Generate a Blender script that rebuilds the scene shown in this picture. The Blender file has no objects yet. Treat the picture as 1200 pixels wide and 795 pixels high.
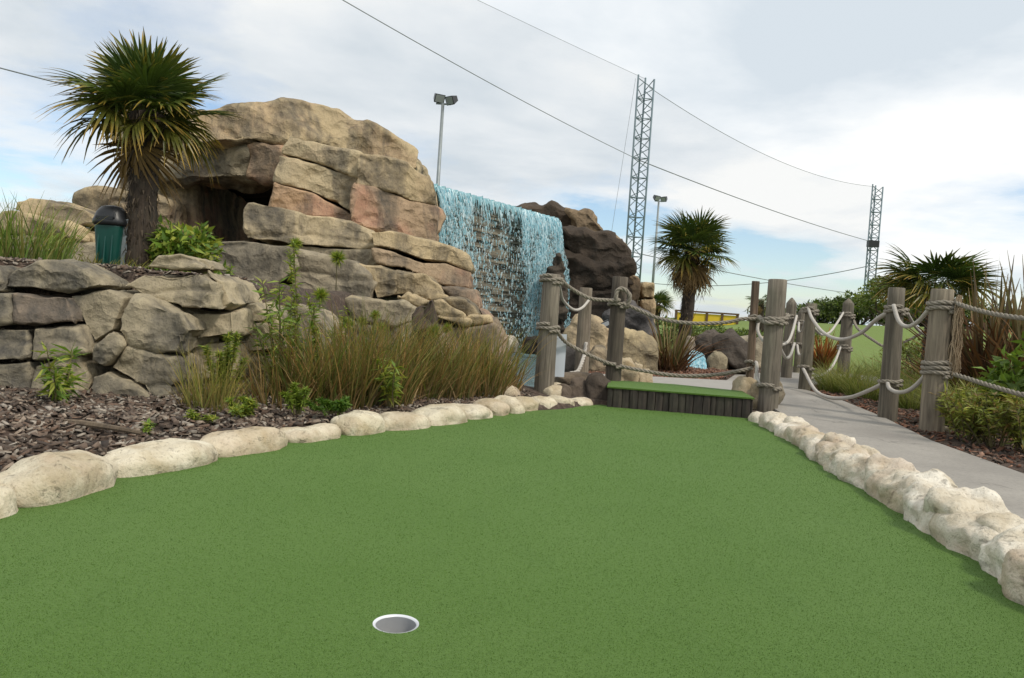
import bpy, bmesh, math, random
import numpy as np
from mathutils import Vector, Matrix
from mathutils.geometry import tessellate_polygon

random.seed(7)
rng = np.random.default_rng(7)
scene = bpy.context.scene
C = scene.collection
R = math.radians

# ------------------------------------------------------------------ camera
F_PX = 900.0                     # focal length in photo pixels (photo is 1200 x 795)
CAM = Vector((0, 0, 0.74))
PITCH, ROLL = R(2.0), R(3.8)
fw = Vector((0, math.cos(PITCH), -math.sin(PITCH)))
u0 = Vector((0, math.sin(PITCH), math.cos(PITCH)))
r0 = Vector((1, 0, 0))
rt = r0 * math.cos(ROLL) + u0 * math.sin(ROLL)
up = -r0 * math.sin(ROLL) + u0 * math.cos(ROLL)
cd = bpy.data.cameras.new('camera')
cam = bpy.data.objects.new('camera', cd); C.objects.link(cam)
m3 = Matrix((rt, up, -fw)).transposed()
cam.matrix_world = Matrix.Translation(CAM) @ m3.to_4x4()
cd.sensor_width = 36; cd.lens = 36 * F_PX / 1200
cd.clip_start = 0.05; cd.clip_end = 5000
scene.camera = cam

# ------------------------------------------------------------------ world: Nishita sky under broken cloud
SUN_ELEV, SUN_AZ = R(50), R(128)      # azimuth clockwise from +Y: sun behind and to the right
world = bpy.data.worlds.new('World'); scene.world = world; world.use_nodes = True
nt = world.node_tree; nt.nodes.clear()
def N(t, kind, **kw):
    n = t.nodes.new(kind)
    for k, v in kw.items():
        if k in n.inputs: n.inputs[k].default_value = v
        else: setattr(n, k, v)
    return n
def L(t, a, ao, b, bi): t.links.new(a.outputs[ao], b.inputs[bi])
def math_node(t, op, a=None, b=None, clamp=False):
    n = t.nodes.new('ShaderNodeMath'); n.operation = op; n.use_clamp = clamp
    for i, v in enumerate((a, b)):
        if v is None: continue
        if isinstance(v, (int, float)): n.inputs[i].default_value = v
        else: t.links.new(v, n.inputs[i])
    return n.outputs[0]
def mix_col(t, fac, a, b, blend='MIX'):
    n = t.nodes.new('ShaderNodeMix'); n.data_type = 'RGBA'; n.blend_type = blend
    for i, v in ((0, fac), (6, a), (7, b)):
        if isinstance(v, (int, float)): n.inputs[i].default_value = v
        elif isinstance(v, (tuple, list)): n.inputs[i].default_value = tuple(v) + ((1,) if len(v) == 3 else ())
        else: t.links.new(v, n.inputs[i])
    return n.outputs[2]
def ramp(t, inp, stops):
    n = t.nodes.new('ShaderNodeValToRGB'); cr = n.color_ramp
    while len(cr.elements) < len(stops): cr.elements.new(0.5)
    for e, (p, c) in zip(cr.elements, stops):
        e.position = p; e.color = tuple(c) + (1,) if isinstance(c, (tuple, list)) else (c, c, c, 1)
    t.links.new(inp, n.inputs[0]); return n.outputs[0]
def noise(t, vec, scale, detail=4, rough=.55, dist=0.0):
    n = t.nodes.new('ShaderNodeTexNoise')
    n.inputs['Scale'].default_value = scale; n.inputs['Detail'].default_value = detail
    n.inputs['Roughness'].default_value = rough; n.inputs['Distortion'].default_value = dist
    if vec is not None: t.links.new(vec, n.inputs['Vector'])
    return n.outputs['Fac']
def mapping(t, vec, scale=(1, 1, 1), loc=(0, 0, 0)):
    n = t.nodes.new('ShaderNodeMapping'); n.inputs['Scale'].default_value = scale
    n.inputs['Location'].default_value = loc; t.links.new(vec, n.inputs['Vector']); return n.outputs[0]

sky = N(nt, 'ShaderNodeTexSky', sky_type='NISHITA', sun_disc=False)
sky.sun_elevation = SUN_ELEV; sky.sun_rotation = SUN_AZ; sky.air_density = 1.0; sky.dust_density = 0.6; sky.ozone_density = 1.3
tc = N(nt, 'ShaderNodeTexCoord')
sep = N(nt, 'ShaderNodeSeparateXYZ'); L(nt, tc, 'Generated', sep, 0)
zc = math_node(nt, 'ADD', math_node(nt, 'MAXIMUM', sep.outputs[2], 0.0), 0.13)
cx = math_node(nt, 'DIVIDE', sep.outputs[0], zc); cy = math_node(nt, 'DIVIDE', sep.outputs[1], zc)
cmb = N(nt, 'ShaderNodeCombineXYZ'); nt.links.new(cx, cmb.inputs[0]); nt.links.new(cy, cmb.inputs[1])
CLOUD_OFF = (3.1, 0.4, 0.0)
pv = mapping(nt, cmb.outputs[0], (1, 1, 1), CLOUD_OFF)
big = noise(nt, pv, 0.55, 9, 0.56, 0.25)
fine = noise(nt, mapping(nt, cmb.outputs[0], (1, 1, 1), (9, 2, 4)), 0.9, 10, 0.6, 0.4)
shade = noise(nt, mapping(nt, cmb.outputs[0], (1, 1, 1), (1.7, 6.2, 1)), 0.7, 8, 0.55, 0.2)
elev = ramp(nt, sep.outputs[2], [(0.0, .57), (0.05, .465), (0.13, .485), (0.24, .60), (0.5, .62)])
cov_in = math_node(nt, 'ADD', math_node(nt, 'MULTIPLY', big, 0.65), math_node(nt, 'MULTIPLY', fine, 0.35))
cover = ramp(nt, math_node(nt, 'ADD', cov_in, math_node(nt, 'SUBTRACT', elev, .5)),
             [(0.42, 0.0), (0.465, 0.62), (0.53, 1.0)])
ccol = ramp(nt, shade, [(0.36, (7.6, 8.4, 9.1)), (0.46, (9.5, 10.0, 10.4)), (0.55, (11.3, 11.4, 11.3))])
skyc = mix_col(nt, 1.0, sky.outputs[0], (1.75, 1.78, 1.80), 'MULTIPLY')
mixed = mix_col(nt, cover, skyc, ccol)
bg = N(nt, 'ShaderNodeBackground', Strength=0.092); nt.links.new(mixed, bg.inputs[0])
wo = N(nt, 'ShaderNodeOutputWorld'); L(nt, bg, 0, wo, 0)

# ------------------------------------------------------------------ sun (hazy through cloud)
sd = bpy.data.lights.new('sun', 'SUN'); sd.energy = 2.3; sd.angle = R(9); sd.color = (1, 0.92, 0.80)
sun = bpy.data.objects.new('sun', sd); C.objects.link(sun)
sdir = Vector((math.sin(SUN_AZ) * math.cos(SUN_ELEV), math.cos(SUN_AZ) * math.cos(SUN_ELEV), math.sin(SUN_ELEV)))
sun.rotation_euler = sdir.to_track_quat('Z', 'Y').to_euler(); sun.location = sdir * 60

vs = scene.view_settings
vs.view_transform = 'Standard'; vs.look = 'None'; vs.gamma = 1; vs.use_curve_mapping = False; vs.exposure = 0.0
scene.cycles.use_denoising = True
scene.cycles.transparent_max_bounces = 24
scene.cycles.max_bounces = 8

# ------------------------------------------------------------------ helpers
def ray(px, py): return fw + rt * ((px - 600) / F_PX) + up * ((397.5 - py) / F_PX)
def at(px, py, Y):                       # world point on the ray through a photo pixel at distance Y in front
    d = ray(px, py); return CAM + d * (Y / d.y)
def gr(px, py, z=0.0):                   # where that ray meets a level surface
    d = ray(px, py); return CAM + d * ((z - CAM.z) / d.z)

def wloc(o):
    v = Vector(o.location)
    while o.parent: o = o.parent; v += Vector(o.location)
    return v
def thing(name, label, cat, loc=(0, 0, 0), group=None):
    o = bpy.data.objects.new(name, None); C.objects.link(o); o.location = loc; o.empty_display_size = .1
    o['label'] = label; o['category'] = cat
    if group: o['group'] = group
    return o
def tag(o, label=None, cat=None, group=None, kind=None):
    for k, v in (('label', label), ('category', cat), ('group', group), ('kind', kind)):
        if v: o[k] = v
    return o
def link(name, me, mat=None, parent=None, origin=None, color=None):
    """me holds world coordinates; origin is moved to its base centre."""
    n = len(me.vertices); co = np.empty(n * 3, np.float32); me.vertices.foreach_get('co', co); co = co.reshape(-1, 3)
    if origin is None:
        lo, hi = co.min(0), co.max(0); origin = ((lo[0] + hi[0]) / 2, (lo[1] + hi[1]) / 2, lo[2])
    og = np.array(origin, np.float32); me.vertices.foreach_set('co', (co - og).ravel()); me.update()
    o = bpy.data.objects.new(name, me); C.objects.link(o)
    if mat: me.materials.clear(); me.materials.append(mat)
    if parent:
        o.parent = parent; o.location = Vector(origin) - wloc(parent)
    else: o.location = origin
    if color: o.color = color
    return o
def smooth(me): me.polygons.foreach_set('use_smooth', np.ones(len(me.polygons), bool))

class MB:
    def __init__(s): s.v = []; s.f = []; s.c = []
    def add(s, vs, fs, col=(1, 1, 1)):
        n = len(s.v); s.v.extend([tuple(v) for v in vs]); s.f.extend([tuple(i + n for i in f) for f in fs])
        if isinstance(col, list): s.c.extend(col)
        else: s.c.extend([col] * len(vs))
    def box(s, c, size, rot=None, col=(1, 1, 1)):
        x, y, z = (k / 2 for k in size); M = rot or Matrix.Identity(3); c = Vector(c)
        s.add([c + M @ Vector((a * x, b * y, d * z)) for a in (-1, 1) for b in (-1, 1) for d in (-1, 1)],
              [(0, 1, 3, 2), (4, 6, 7, 5), (0, 4, 5, 1), (2, 3, 7, 6), (0, 2, 6, 4), (1, 5, 7, 3)], col)
    def tube(s, pts, rad, n=8, col=(1, 1, 1), cap=True):
        pts = [Vector(p) for p in pts]; m = len(pts)
        rads = rad if hasattr(rad, '__len__') else [rad] * m
        vs = []; prev = None
        for i, p in enumerate(pts):
            t = (pts[min(i + 1, m - 1)] - pts[max(i - 1, 0)]).normalized()
            if prev is None:
                a = Vector((0, 0, 1)) if abs(t.z) < .9 else Vector((1, 0, 0)); nn = t.cross(a).normalized()
            else: nn = (prev - t * prev.dot(t)).normalized()
            prev = nn; b = t.cross(nn)
            for k in range(n):
                an = 2 * math.pi * k / n; vs.append(p + (nn * math.cos(an) + b * math.sin(an)) * rads[i])
        fs = [(i * n + k, i * n + (k + 1) % n, (i + 1) * n + (k + 1) % n, (i + 1) * n + k) for i in range(m - 1) for k in range(n)]
        if cap: fs += [tuple(range(n - 1, -1, -1)), tuple(range((m - 1) * n, m * n))]
        s.add(vs, fs, col)
    def mesh(s, name, sm=False):
        me = bpy.data.meshes.new(name); me.from_pydata(s.v, [], s.f)
        a = me.color_attributes.new('Col', 'FLOAT_COLOR', 'POINT')
        arr = np.ones((len(s.v), 4), np.float32); arr[:, :3] = np.array(s.c, np.float32).reshape(-1, 3)
        a.data.foreach_set('color', arr.ravel())
        if sm: smooth(me)
        me.update(); return me
    def build(s, name, mat, parent=None, sm=False, origin=None): return link(name, s.mesh(name, sm), mat, parent, origin)

def np_mesh(name, V, Fq, cols=None, sm=False):
    """V (n,3), Fq (m,4) or (m,3)"""
    me = bpy.data.meshes.new(name); V = np.asarray(V, np.float32); Fq = np.asarray(Fq, np.int32); k = Fq.shape[1]
    me.vertices.add(len(V)); me.vertices.foreach_set('co', V.ravel())
    me.loops.add(Fq.size); me.loops.foreach_set('vertex_index', Fq.ravel())
    me.polygons.add(len(Fq)); me.polygons.foreach_set('loop_start', np.arange(0, Fq.size, k, dtype=np.int32))
    me.update(calc_edges=True)
    if cols is not None:
        a = me.color_attributes.new('Col', 'FLOAT_COLOR', 'POINT')
        arr = np.ones((len(V), 4), np.float32); arr[:, :3] = cols; a.data.foreach_set('color', arr.ravel())
    if sm: smooth(me)
    return me

# numpy noise
def _h(i, j, k, s):
    n = (i.astype(np.int64) * 73856093) ^ (j.astype(np.int64) * 19349663) ^ (k.astype(np.int64) * 83492791) ^ (s * 2654435)
    n = (n ^ (n >> 13)) * 1274126177 & 0x7fffffff; n = (n ^ (n >> 16)) & 0xffff
    return n / 32767.5 - 1
def vnoise(p, s=0):
    f = np.floor(p); i = f.astype(np.int64); t = p - f; t = t * t * (3 - 2 * t); o = 0
    for a in (0, 1):
        for b in (0, 1):
            for c in (0, 1):
                w = (t[:, 0] if a else 1 - t[:, 0]) * (t[:, 1] if b else 1 - t[:, 1]) * (t[:, 2] if c else 1 - t[:, 2])
                o = o + w * _h(i[:, 0] + a, i[:, 1] + b, i[:, 2] + c, s)
    return o
def fbm(p, octv=4, s=0, g=.5):
    o = 0; a = 1
    for k in range(octv): o = o + a * vnoise(p * 2 ** k + 17.3 * k, s + k); a *= g
    return o
def cell(p, size, g, squash=(1, 1, 1)):
    """worley F1, in units of size: scalloped chips with raised arrises"""
    lo = p.min(0) - size; hi = p.max(0) + size; sq = np.array(squash)
    ps = p / sq; n = int(np.clip(np.prod((hi - lo) / sq / size) * 1.1, 6, 160))
    seeds = (lo + g.random((n, 3)) * (hi - lo)) / sq
    d = np.full(len(p), 1e9)
    for q in seeds: d = np.minimum(d, ((ps - q) ** 2).sum(1))
    return np.sqrt(d) / size
def sstep(x, a, b):
    t = np.clip((x - a) / (b - a), 0, 1); return t * t * (3 - 2 * t)
def in_poly(x, y, poly):
    ins = np.zeros(x.shape, bool); n = len(poly)
    for i in range(n):
        (x1, y1), (x2, y2) = poly[i], poly[(i + 1) % n]
        c = ((y1 > y) != (y2 > y)) & (x < (x2 - x1) * (y - y1) / (y2 - y1 + 1e-12) + x1); ins ^= c
    return ins
def d_poly(x, y, poly):                 # signed distance, positive inside
    d = np.full(x.shape, 1e9); n = len(poly)
    for i in range(n):
        (x1, y1), (x2, y2) = poly[i], poly[(i + 1) % n]; dx, dy = x2 - x1, y2 - y1
        t = np.clip(((x - x1) * dx + (y - y1) * dy) / (dx * dx + dy * dy + 1e-12), 0, 1)
        d = np.minimum(d, np.hypot(x - x1 - t * dx, y - y1 - t * dy))
    return np.where(in_poly(x, y, poly), d, -d)

# ------------------------------------------------------------------ materials
def new_mat(name):
    m = bpy.data.materials.new(name); m.use_nodes = True; t = m.node_tree; t.nodes.clear()
    o = t.nodes.new('ShaderNodeOutputMaterial'); b = t.nodes.new('ShaderNodeBsdfPrincipled'); t.links.new(b.outputs[0], o.inputs[0])
    return m, t, b, o
def set_in(t, b, name, v):
    if isinstance(v, (int, float)): b.inputs[name].default_value = v
    elif isinstance(v, (tuple, list)): b.inputs[name].default_value = tuple(v) + ((1,) if len(v) == 3 else ())
    else: t.links.new(v, b.inputs[name])
def bump(t, b, h, strength=.4, dist=.02):
    n = t.nodes.new('ShaderNodeBump'); n.inputs['Strength'].default_value = strength; n.inputs['Distance'].default_value = dist
    t.links.new(h, n.inputs['Height']); t.links.new(n.outputs[0], b.inputs['Normal'])
def pos(t): return t.nodes.new('ShaderNodeNewGeometry').outputs['Position']
def simple(name, col, rough=.6, metal=0, var=.25, scale=20, bmp=.15):
    m, t, b, o = new_mat(name); p = pos(t); f = noise(t, p, scale, 5)
    c = mix_col(t, math_node(t, 'MULTIPLY', f, 1.0), tuple(k * (1 - var) for k in col), tuple(min(1, k * (1 + var)) for k in col))
    set_in(t, b, 'Base Color', c); b.inputs['Roughness'].default_value = rough; b.inputs['Metallic'].default_value = metal
    if bmp: bump(t, b, f, bmp, .01)
    return m
def leaf_mat(name, rough=.5, trans=.35):
    m, t, b, o = new_mat(name); a = t.nodes.new('ShaderNodeAttribute'); a.attribute_name = 'Col'
    b.inputs['Roughness'].default_value = rough; set_in(t, b, 'Base Color', a.outputs['Color']); b.inputs['Specular IOR Level'].default_value = .35
    tr = t.nodes.new('ShaderNodeBsdfTranslucent'); t.links.new(mix_col(t, 1, a.outputs['Color'], (1.15, 1.2, .7), 'MULTIPLY'), tr.inputs[0])
    mx = t.nodes.new('ShaderNodeMixShader'); mx.inputs[0].default_value = trans
    t.links.new(b.outputs[0], mx.inputs[1]); t.links.new(tr.outputs[0], mx.inputs[2]); t.links.new(mx.outputs[0], o.inputs[0])
    return m
def rock_mat(name, stain=1.0, fine_scale=9.0, stain_col=(.048, .044, .038), pale=.3):
    """tinted by the object's own colour; its alpha sets how much of the pink pigment shows"""
    m, t, b, o = new_mat(name); p = pos(t); oi = t.nodes.new('ShaderNodeObjectInfo')
    off = t.nodes.new('ShaderNodeVectorMath'); off.operation = 'ADD'; t.links.new(p, off.inputs[0])
    sc = t.nodes.new('ShaderNodeVectorMath'); sc.operation = 'SCALE'; t.links.new(oi.outputs['Location'], sc.inputs[0]); sc.inputs['Scale'].default_value = .31
    t.links.new(sc.outputs[0], off.inputs[1]); v = off.outputs[0]
    base = oi.outputs['Color']
    n1 = noise(t, v, .9, 6, .6, .3)
    c = mix_col(t, ramp(t, n1, [(.35, 0.), (.7, 1.)]), mix_col(t, 1, base, (.72, .71, .70), 'MULTIPLY'), mix_col(t, 1, base, (1.18, 1.13, 1.04), 'MULTIPLY'))
    npk = noise(t, mapping(t, v, (1, 1, 1.3), (5, 3, 8)), .8, 4, .5, .5)
    pk = math_node(t, 'MULTIPLY', ramp(t, npk, [(.47, 0.), (.56, 1.)]), oi.outputs['Alpha'])
    c = mix_col(t, pk, c, mix_col(t, noise(t, v, 3, 4), (.30, .15, .095), (.44, .27, .185)))
    streak = noise(t, mapping(t, v, (1.6, 1.6, .42), (2, 7, 1)), 1.1, 7, .62, .35)
    st = math_node(t, 'MULTIPLY', ramp(t, streak, [(.46, 0.), (.53, .6), (.63, .92)]), stain)
    c = mix_col(t, st, c, mix_col(t, n1, stain_col, tuple(k * 1.9 for k in stain_col)))
    n2 = noise(t, v, fine_scale, 8, .68); n3 = noise(t, v, fine_scale * 6, 4, .7)
    c = mix_col(t, ramp(t, n2, [(.38, .0), (.7, pale)]), c, mix_col(t, 1, base, (1.35, 1.35, 1.3), 'MULTIPLY'))
    c = mix_col(t, ramp(t, n3, [(.30, .45), (.48, 0.)]), c, tuple(k * 1.3 for k in stain_col))
    # worn, paler arrises
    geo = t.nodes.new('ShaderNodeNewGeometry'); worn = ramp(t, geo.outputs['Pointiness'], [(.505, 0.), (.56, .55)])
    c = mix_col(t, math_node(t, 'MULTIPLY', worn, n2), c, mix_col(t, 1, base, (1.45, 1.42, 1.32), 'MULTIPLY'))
    set_in(t, b, 'Base Color', c); b.inputs['Roughness'].default_value = .88; b.inputs['Specular IOR Level'].default_value = .25
    h = math_node(t, 'ADD', math_node(t, 'MULTIPLY', n2, .7), math_node(t, 'MULTIPLY', n3, .35))
    # chiselled scallops: shallow bowls meeting in sharp arrises
    nz = t.nodes.new('ShaderNodeTexNoise'); nz.inputs['Scale'].default_value = fine_scale * .22; nz.inputs['Detail'].default_value = 4; t.links.new(v, nz.inputs['Vector'])
    wv = t.nodes.new('ShaderNodeVectorMath'); wv.operation = 'MULTIPLY_ADD'; t.links.new(nz.outputs['Color'], wv.inputs[0]); wv.inputs[1].default_value = (6.0 / fine_scale,) * 3; t.links.new(v, wv.inputs[2])
    for vs_, am in ((.20, 5.0), (.55, 1.4)):
        vo = t.nodes.new('ShaderNodeTexVoronoi'); vo.inputs['Scale'].default_value = fine_scale * vs_; t.links.new(mapping(t, wv.outputs[0], (.8, .8, 1.25)), vo.inputs['Vector'])
        h = math_node(t, 'ADD', h, math_node(t, 'MULTIPLY', math_node(t, 'POWER', vo.outputs['Distance'], 1.7), am))
    h = math_node(t, 'ADD', h, math_node(t, 'MULTIPLY', n1, 1.2))
    bump(t, b, h, .85, .32 / fine_scale)
    return m

M = {}
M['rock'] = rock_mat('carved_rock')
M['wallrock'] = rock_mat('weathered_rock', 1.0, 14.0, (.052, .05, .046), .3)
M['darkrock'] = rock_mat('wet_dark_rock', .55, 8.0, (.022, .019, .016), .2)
M['kerb'] = rock_mat('limewashed_stone', .5, 26.0, (.23, .175, .115), .45)
def kerb_mat():
    m, t, b, o = new_mat('limewashed_stone'); p = pos(t); oi = t.nodes.new('ShaderNodeObjectInfo'); base = oi.outputs['Color']
    big = noise(t, p, 5, 6, .62, .5); mid = noise(t, mapping(t, p, (1, 1, 1), (4, 2, 7)), 14, 7, .66, .3); fin = noise(t, p, 70, 5, .7); st = noise(t, mapping(t, p, (1, 1, .6), (1, 9, 3)), 4, 7, .65, .8)
    c = mix_col(t, ramp(t, big, [(.36, 0.), (.62, 1.)]), mix_col(t, 1, base, (.78, .72, .62), 'MULTIPLY'), mix_col(t, 1, base, (1.12, 1.12, 1.12), 'MULTIPLY'))
    c = mix_col(t, ramp(t, st, [(.52, 0.), (.60, .3), (.74, .6)]), c, mix_col(t, mid, (.26, .19, .12), (.42, .34, .24)))
    c = mix_col(t, math_node(t, 'MULTIPLY', ramp(t, noise(t, mapping(t, p, (1, 1, 1), (8, 8, 1)), 3, 5, .6), [(.52, 0.), (.62, 1.)]), oi.outputs['Alpha']), c, (.42, .30, .22))
    pit = ramp(t, mid, [(.30, 1.), (.40, 0.)]); c = mix_col(t, math_node(t, 'MULTIPLY', pit, .35), c, (.17, .135, .10))
    c = mix_col(t, ramp(t, fin, [(.32, .55), (.46, 0.)]), c, (.22, .18, .13))
    set_in(t, b, 'Base Color', c); b.inputs['Roughness'].default_value = .9; b.inputs['Specular IOR Level'].default_value = .2
    h = math_node(t, 'SUBTRACT', math_node(t, 'ADD', math_node(t, 'MULTIPLY', mid, 1.0), math_node(t, 'MULTIPLY', fin, .35)), math_node(t, 'MULTIPLY', pit, .35)); bump(t, b, h, .9, .022); return m
M['kerb'] = kerb_mat()
M['leaf'] = leaf_mat('leaf'); M['dryleaf'] = leaf_mat('dry_leaf', .8, .15); M['palmleaf'] = leaf_mat('palm_leaf', .38, .2)

def turf_mat():
    m, t, b, o = new_mat('artificial_turf'); p = pos(t)
    n1 = noise(t, mapping(t, p, (1, 1, 1)), 300, 3, .7); n2 = noise(t, p, 90, 3, .6); n3 = noise(t, p, 1.1, 4, .5); n4 = noise(t, mapping(t, p, (1, .35, 1)), 7, 4, .6)
    c = mix_col(t, ramp(t, n1, [(.3, 0.), (.7, 1.)]), (.037, .086, .010), (.095, .180, .026))
    c = mix_col(t, ramp(t, n2, [(.3, .35), (.62, 0.)]), c, (.034, .076, .011))
    c = mix_col(t, math_node(t, 'MULTIPLY', ramp(t, n3, [(.35, 0.), (.65, 1.)]), .3), c, (.098, .165, .040))
    c = mix_col(t, ramp(t, n4, [(.52, 0.), (.75, .3)]), c, (.046, .10, .015))
    set_in(t, b, 'Base Color', c); b.inputs['Roughness'].default_value = .75; b.inputs['Specular IOR Level'].default_value = .2
    b.inputs['Sheen Weight'].default_value = .15; b.inputs['Sheen Tint'].default_value = (.6, .9, .4, 1)
    bump(t, b, math_node(t, 'ADD', n1, n2), .8, .004); return m
M['turf'] = turf_mat()
def soil_mat():
    m, t, b, o = new_mat('bark_soil'); p = pos(t); a = noise(t, p, 22, 6, .7); f = noise(t, p, 3, 3)
    c = ramp(t, a, [(.3, (.022, .016, .012)), (.5, (.065, .046, .034)), (.72, (.17, .13, .10))])
    c = mix_col(t, ramp(t, f, [(.45, 0.), (.65, .5)]), c, (.09, .05, .032))
    set_in(t, b, 'Base Color', c); b.inputs['Roughness'].default_value = .95; bump(t, b, a, 1, .03); return m
M['soil'] = soil_mat()
def path_mat():
    m, t, b, o = new_mat('stamped_concrete'); p = pos(t); a = noise(t, p, 45, 6, .7); f = noise(t, p, 1.6, 5, .6)
    c = mix_col(t, ramp(t, f, [(.3, 0.), (.7, 1.)]), (.215, .20, .178), (.32, .30, .265)); c = mix_col(t, ramp(t, a, [(.35, .35), (.5, 0.)]), c, (.11, .105, .10))
    vo = t.nodes.new('ShaderNodeTexVoronoi'); vo.feature = 'DISTANCE_TO_EDGE'; vo.inputs['Scale'].default_value = 1.15
    nz = t.nodes.new('ShaderNodeTexNoise'); nz.inputs['Scale'].default_value = 2.6; nz.inputs['Detail'].default_value = 5; t.links.new(p, nz.inputs['Vector'])
    wv = t.nodes.new('ShaderNodeVectorMath'); wv.operation = 'ADD'; t.links.new(p, wv.inputs[0]); t.links.new(nz.outputs['Color'], wv.inputs[1]); t.links.new(wv.outputs[0], vo.inputs['Vector'])
    ck = math_node(t, 'MULTIPLY', ramp(t, vo.outputs['Distance'], [(0., 1.), (.022, 0.)]), ramp(t, noise(t, p, 2.1, 2), [(.5, 0.), (.57, 1.)]))
    c = mix_col(t, math_node(t, 'MULTIPLY', ck, .55), c, (.08, .076, .07))
    set_in(t, b, 'Base Color', c); b.inputs['Roughness'].default_value = .85
    bump(t, b, math_node(t, 'SUBTRACT', math_node(t, 'MULTIPLY', a, .5), ck), .4, .012); return m
M['path'] = path_mat()
def grass_mat(name, c0, c1, sc=30):
    m, t, b, o = new_mat(name); p = pos(t); a = noise(t, p, sc, 6, .7); f = noise(t, p, .5, 4)
    c = mix_col(t, ramp(t, a, [(.3, 0.), (.7, 1.)]), c0, c1); c = mix_col(t, math_node(t, 'MULTIPLY', f, .35), c, tuple(k * 1.25 for k in c1))
    set_in(t, b, 'Base Color', c); b.inputs['Roughness'].default_value = .9; bump(t, b, a, .8, .03); return m
M['lawn'] = grass_mat('lawn_grass', (.08, .128, .018), (.16, .225, .04)); M['field'] = grass_mat('field_grass', (.05, .085, .02), (.10, .15, .04), 4)
def wood_mat(name, dark, light, ringy=1):
    m, t, b, o = new_mat(name); p = pos(t); oi = t.nodes.new('ShaderNodeObjectInfo')
    g = noise(t, mapping(t, p, (38, 38, 2.2)), 1, 6, .65, .6); f = noise(t, p, 5, 5, .6); s = noise(t, mapping(t, p, (3, 3, 1)), 1.6, 4)
    c = mix_col(t, ramp(t, g, [(.32, 0.), (.66, 1.)]), dark, light); c = mix_col(t, ramp(t, s, [(.45, 0.), (.68, .6)]), c, tuple(k * .55 for k in dark))
    c = mix_col(t, ramp(t, f, [(.5, 0.), (.75, .3)]), c, (.13, .135, .09)); c = mix_col(t, 1, c, oi.outputs['Color'], 'MULTIPLY')
    set_in(t, b, 'Base Color', c); b.inputs['Roughness'].default_value = .85; bump(t, b, g, .7, .012); return m
M['post'] = wood_mat('weathered_timber', (.095, .08, .062), (.265, .23, .18))
M['bark'] = wood_mat('palm_bark', (.03, .024, .019), (.14, .105, .075))
M['board'] = wood_mat('dark_bark_board', (.016, .013, .011), (.06, .047, .038))
M['trunk'] = wood_mat('tree_bark', (.05, .04, .03), (.14, .11, .08))
def rope_mat(name, c0, c1):
    m, t, b, o = new_mat(name); p = pos(t); f = noise(t, p, 140, 4, .7); g = noise(t, p, 6, 3)
    c = mix_col(t, ramp(t, f, [(.3, 0.), (.7, 1.)]), c0, c1); c = mix_col(t, math_node(t, 'MULTIPLY', g, .4), c, tuple(k * .6 for k in c0))
    set_in(t, b, 'Base Color', c); b.inputs['Roughness'].default_value = .95; bump(t, b, f, .5, .004); return m
M['rope'] = rope_mat('grey_hemp_rope', (.17, .15, .12), (.37, .33, .27)); M['whiterope'] = rope_mat('pale_rope', (.38, .35, .31), (.60, .57, .52))
M['galv'] = simple('galvanised_steel', (.24, .27, .28), .5, .3, .25, 8, 0); M['steel'] = simple('tower_steel', (.15, .205, .235), .6, .2, .25, 2, 0)
M['black'] = simple('black_plastic', (.012, .013, .015), .4, 0, .3, 12, .05); M['green'] = simple('green_plastic', (.006, .066, .052), .38, 0, .3, 5, .04)
M['glass'] = simple('lamp_glass', (.30, .32, .34), .15, 0, .1, 4, 0); M['white'] = simple('white_panel', (.55, .60, .66), .5, 0, .06, 6, .02)
M['yellow'] = simple('yellow_panel', (.62, .44, .02), .6, 0, .12, 2, .05); M['brown'] = simple('brown_frame', (.09, .05, .022), .7, 0, .2, 3, .05)
M['cup'] = simple('cup_metal', (.66, .68, .71), .35, .15, .05, 10, 0); M['cupin'] = simple('cup_inside', (.32, .33, .34), .5, .2, .15, 30, .05)
M['cable'] = simple('cable', (.17, .19, .20), .7, 0, .2, 3, 0)
def chip_mat():
    m, t, b, o = new_mat('bark_chip'); a = t.nodes.new('ShaderNodeAttribute'); a.attribute_name = 'Col'; p = pos(t)
    g = noise(t, mapping(t, p, (60, 60, 60)), 1, 4, .6); c = mix_col(t, ramp(t, g, [(.35, .5), (.6, 0.)]), a.outputs['Color'], (.03, .022, .017))
    set_in(t, b, 'Base Color', c); b.inputs['Roughness'].default_value = .9; return m
M['chip'] = chip_mat()
def water_mat():
    m, t, b, o = new_mat('pool_water'); p = pos(t); n = noise(t, p, 5, 5, .6, .4); n2 = noise(t, p, 28, 3, .6)
    set_in(t, b, 'Base Color', mix_col(t, n, (.07, .12, .125), (.16, .24, .24))); b.inputs['Roughness'].default_value = .12; b.inputs['Specular IOR Level'].default_value = .5
    bump(t, b, math_node(t, 'ADD', n, math_node(t, 'MULTIPLY', n2, .4)), .5, .05); return m
M['pool'] = water_mat()
def spray_mat():
    m, t, b, o = new_mat('falling_water'); a = t.nodes.new('ShaderNodeAttribute'); a.attribute_name = 'Col'
    set_in(t, b, 'Base Color', a.outputs['Color']); b.inputs['Roughness'].default_value = .25; b.inputs['Specular IOR Level'].default_value = .5
    tr = t.nodes.new('ShaderNodeBsdfTranslucent'); t.links.new(a.outputs['Color'], tr.inputs[0])
    mx = t.nodes.new('ShaderNodeMixShader'); mx.inputs[0].default_value = .4
    t.links.new(b.outputs[0], mx.inputs[1]); t.links.new(tr.outputs[0], mx.inputs[2]); t.links.new(mx.outputs[0], o.inputs[0]); return m
M['spray'] = spray_mat()
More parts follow.
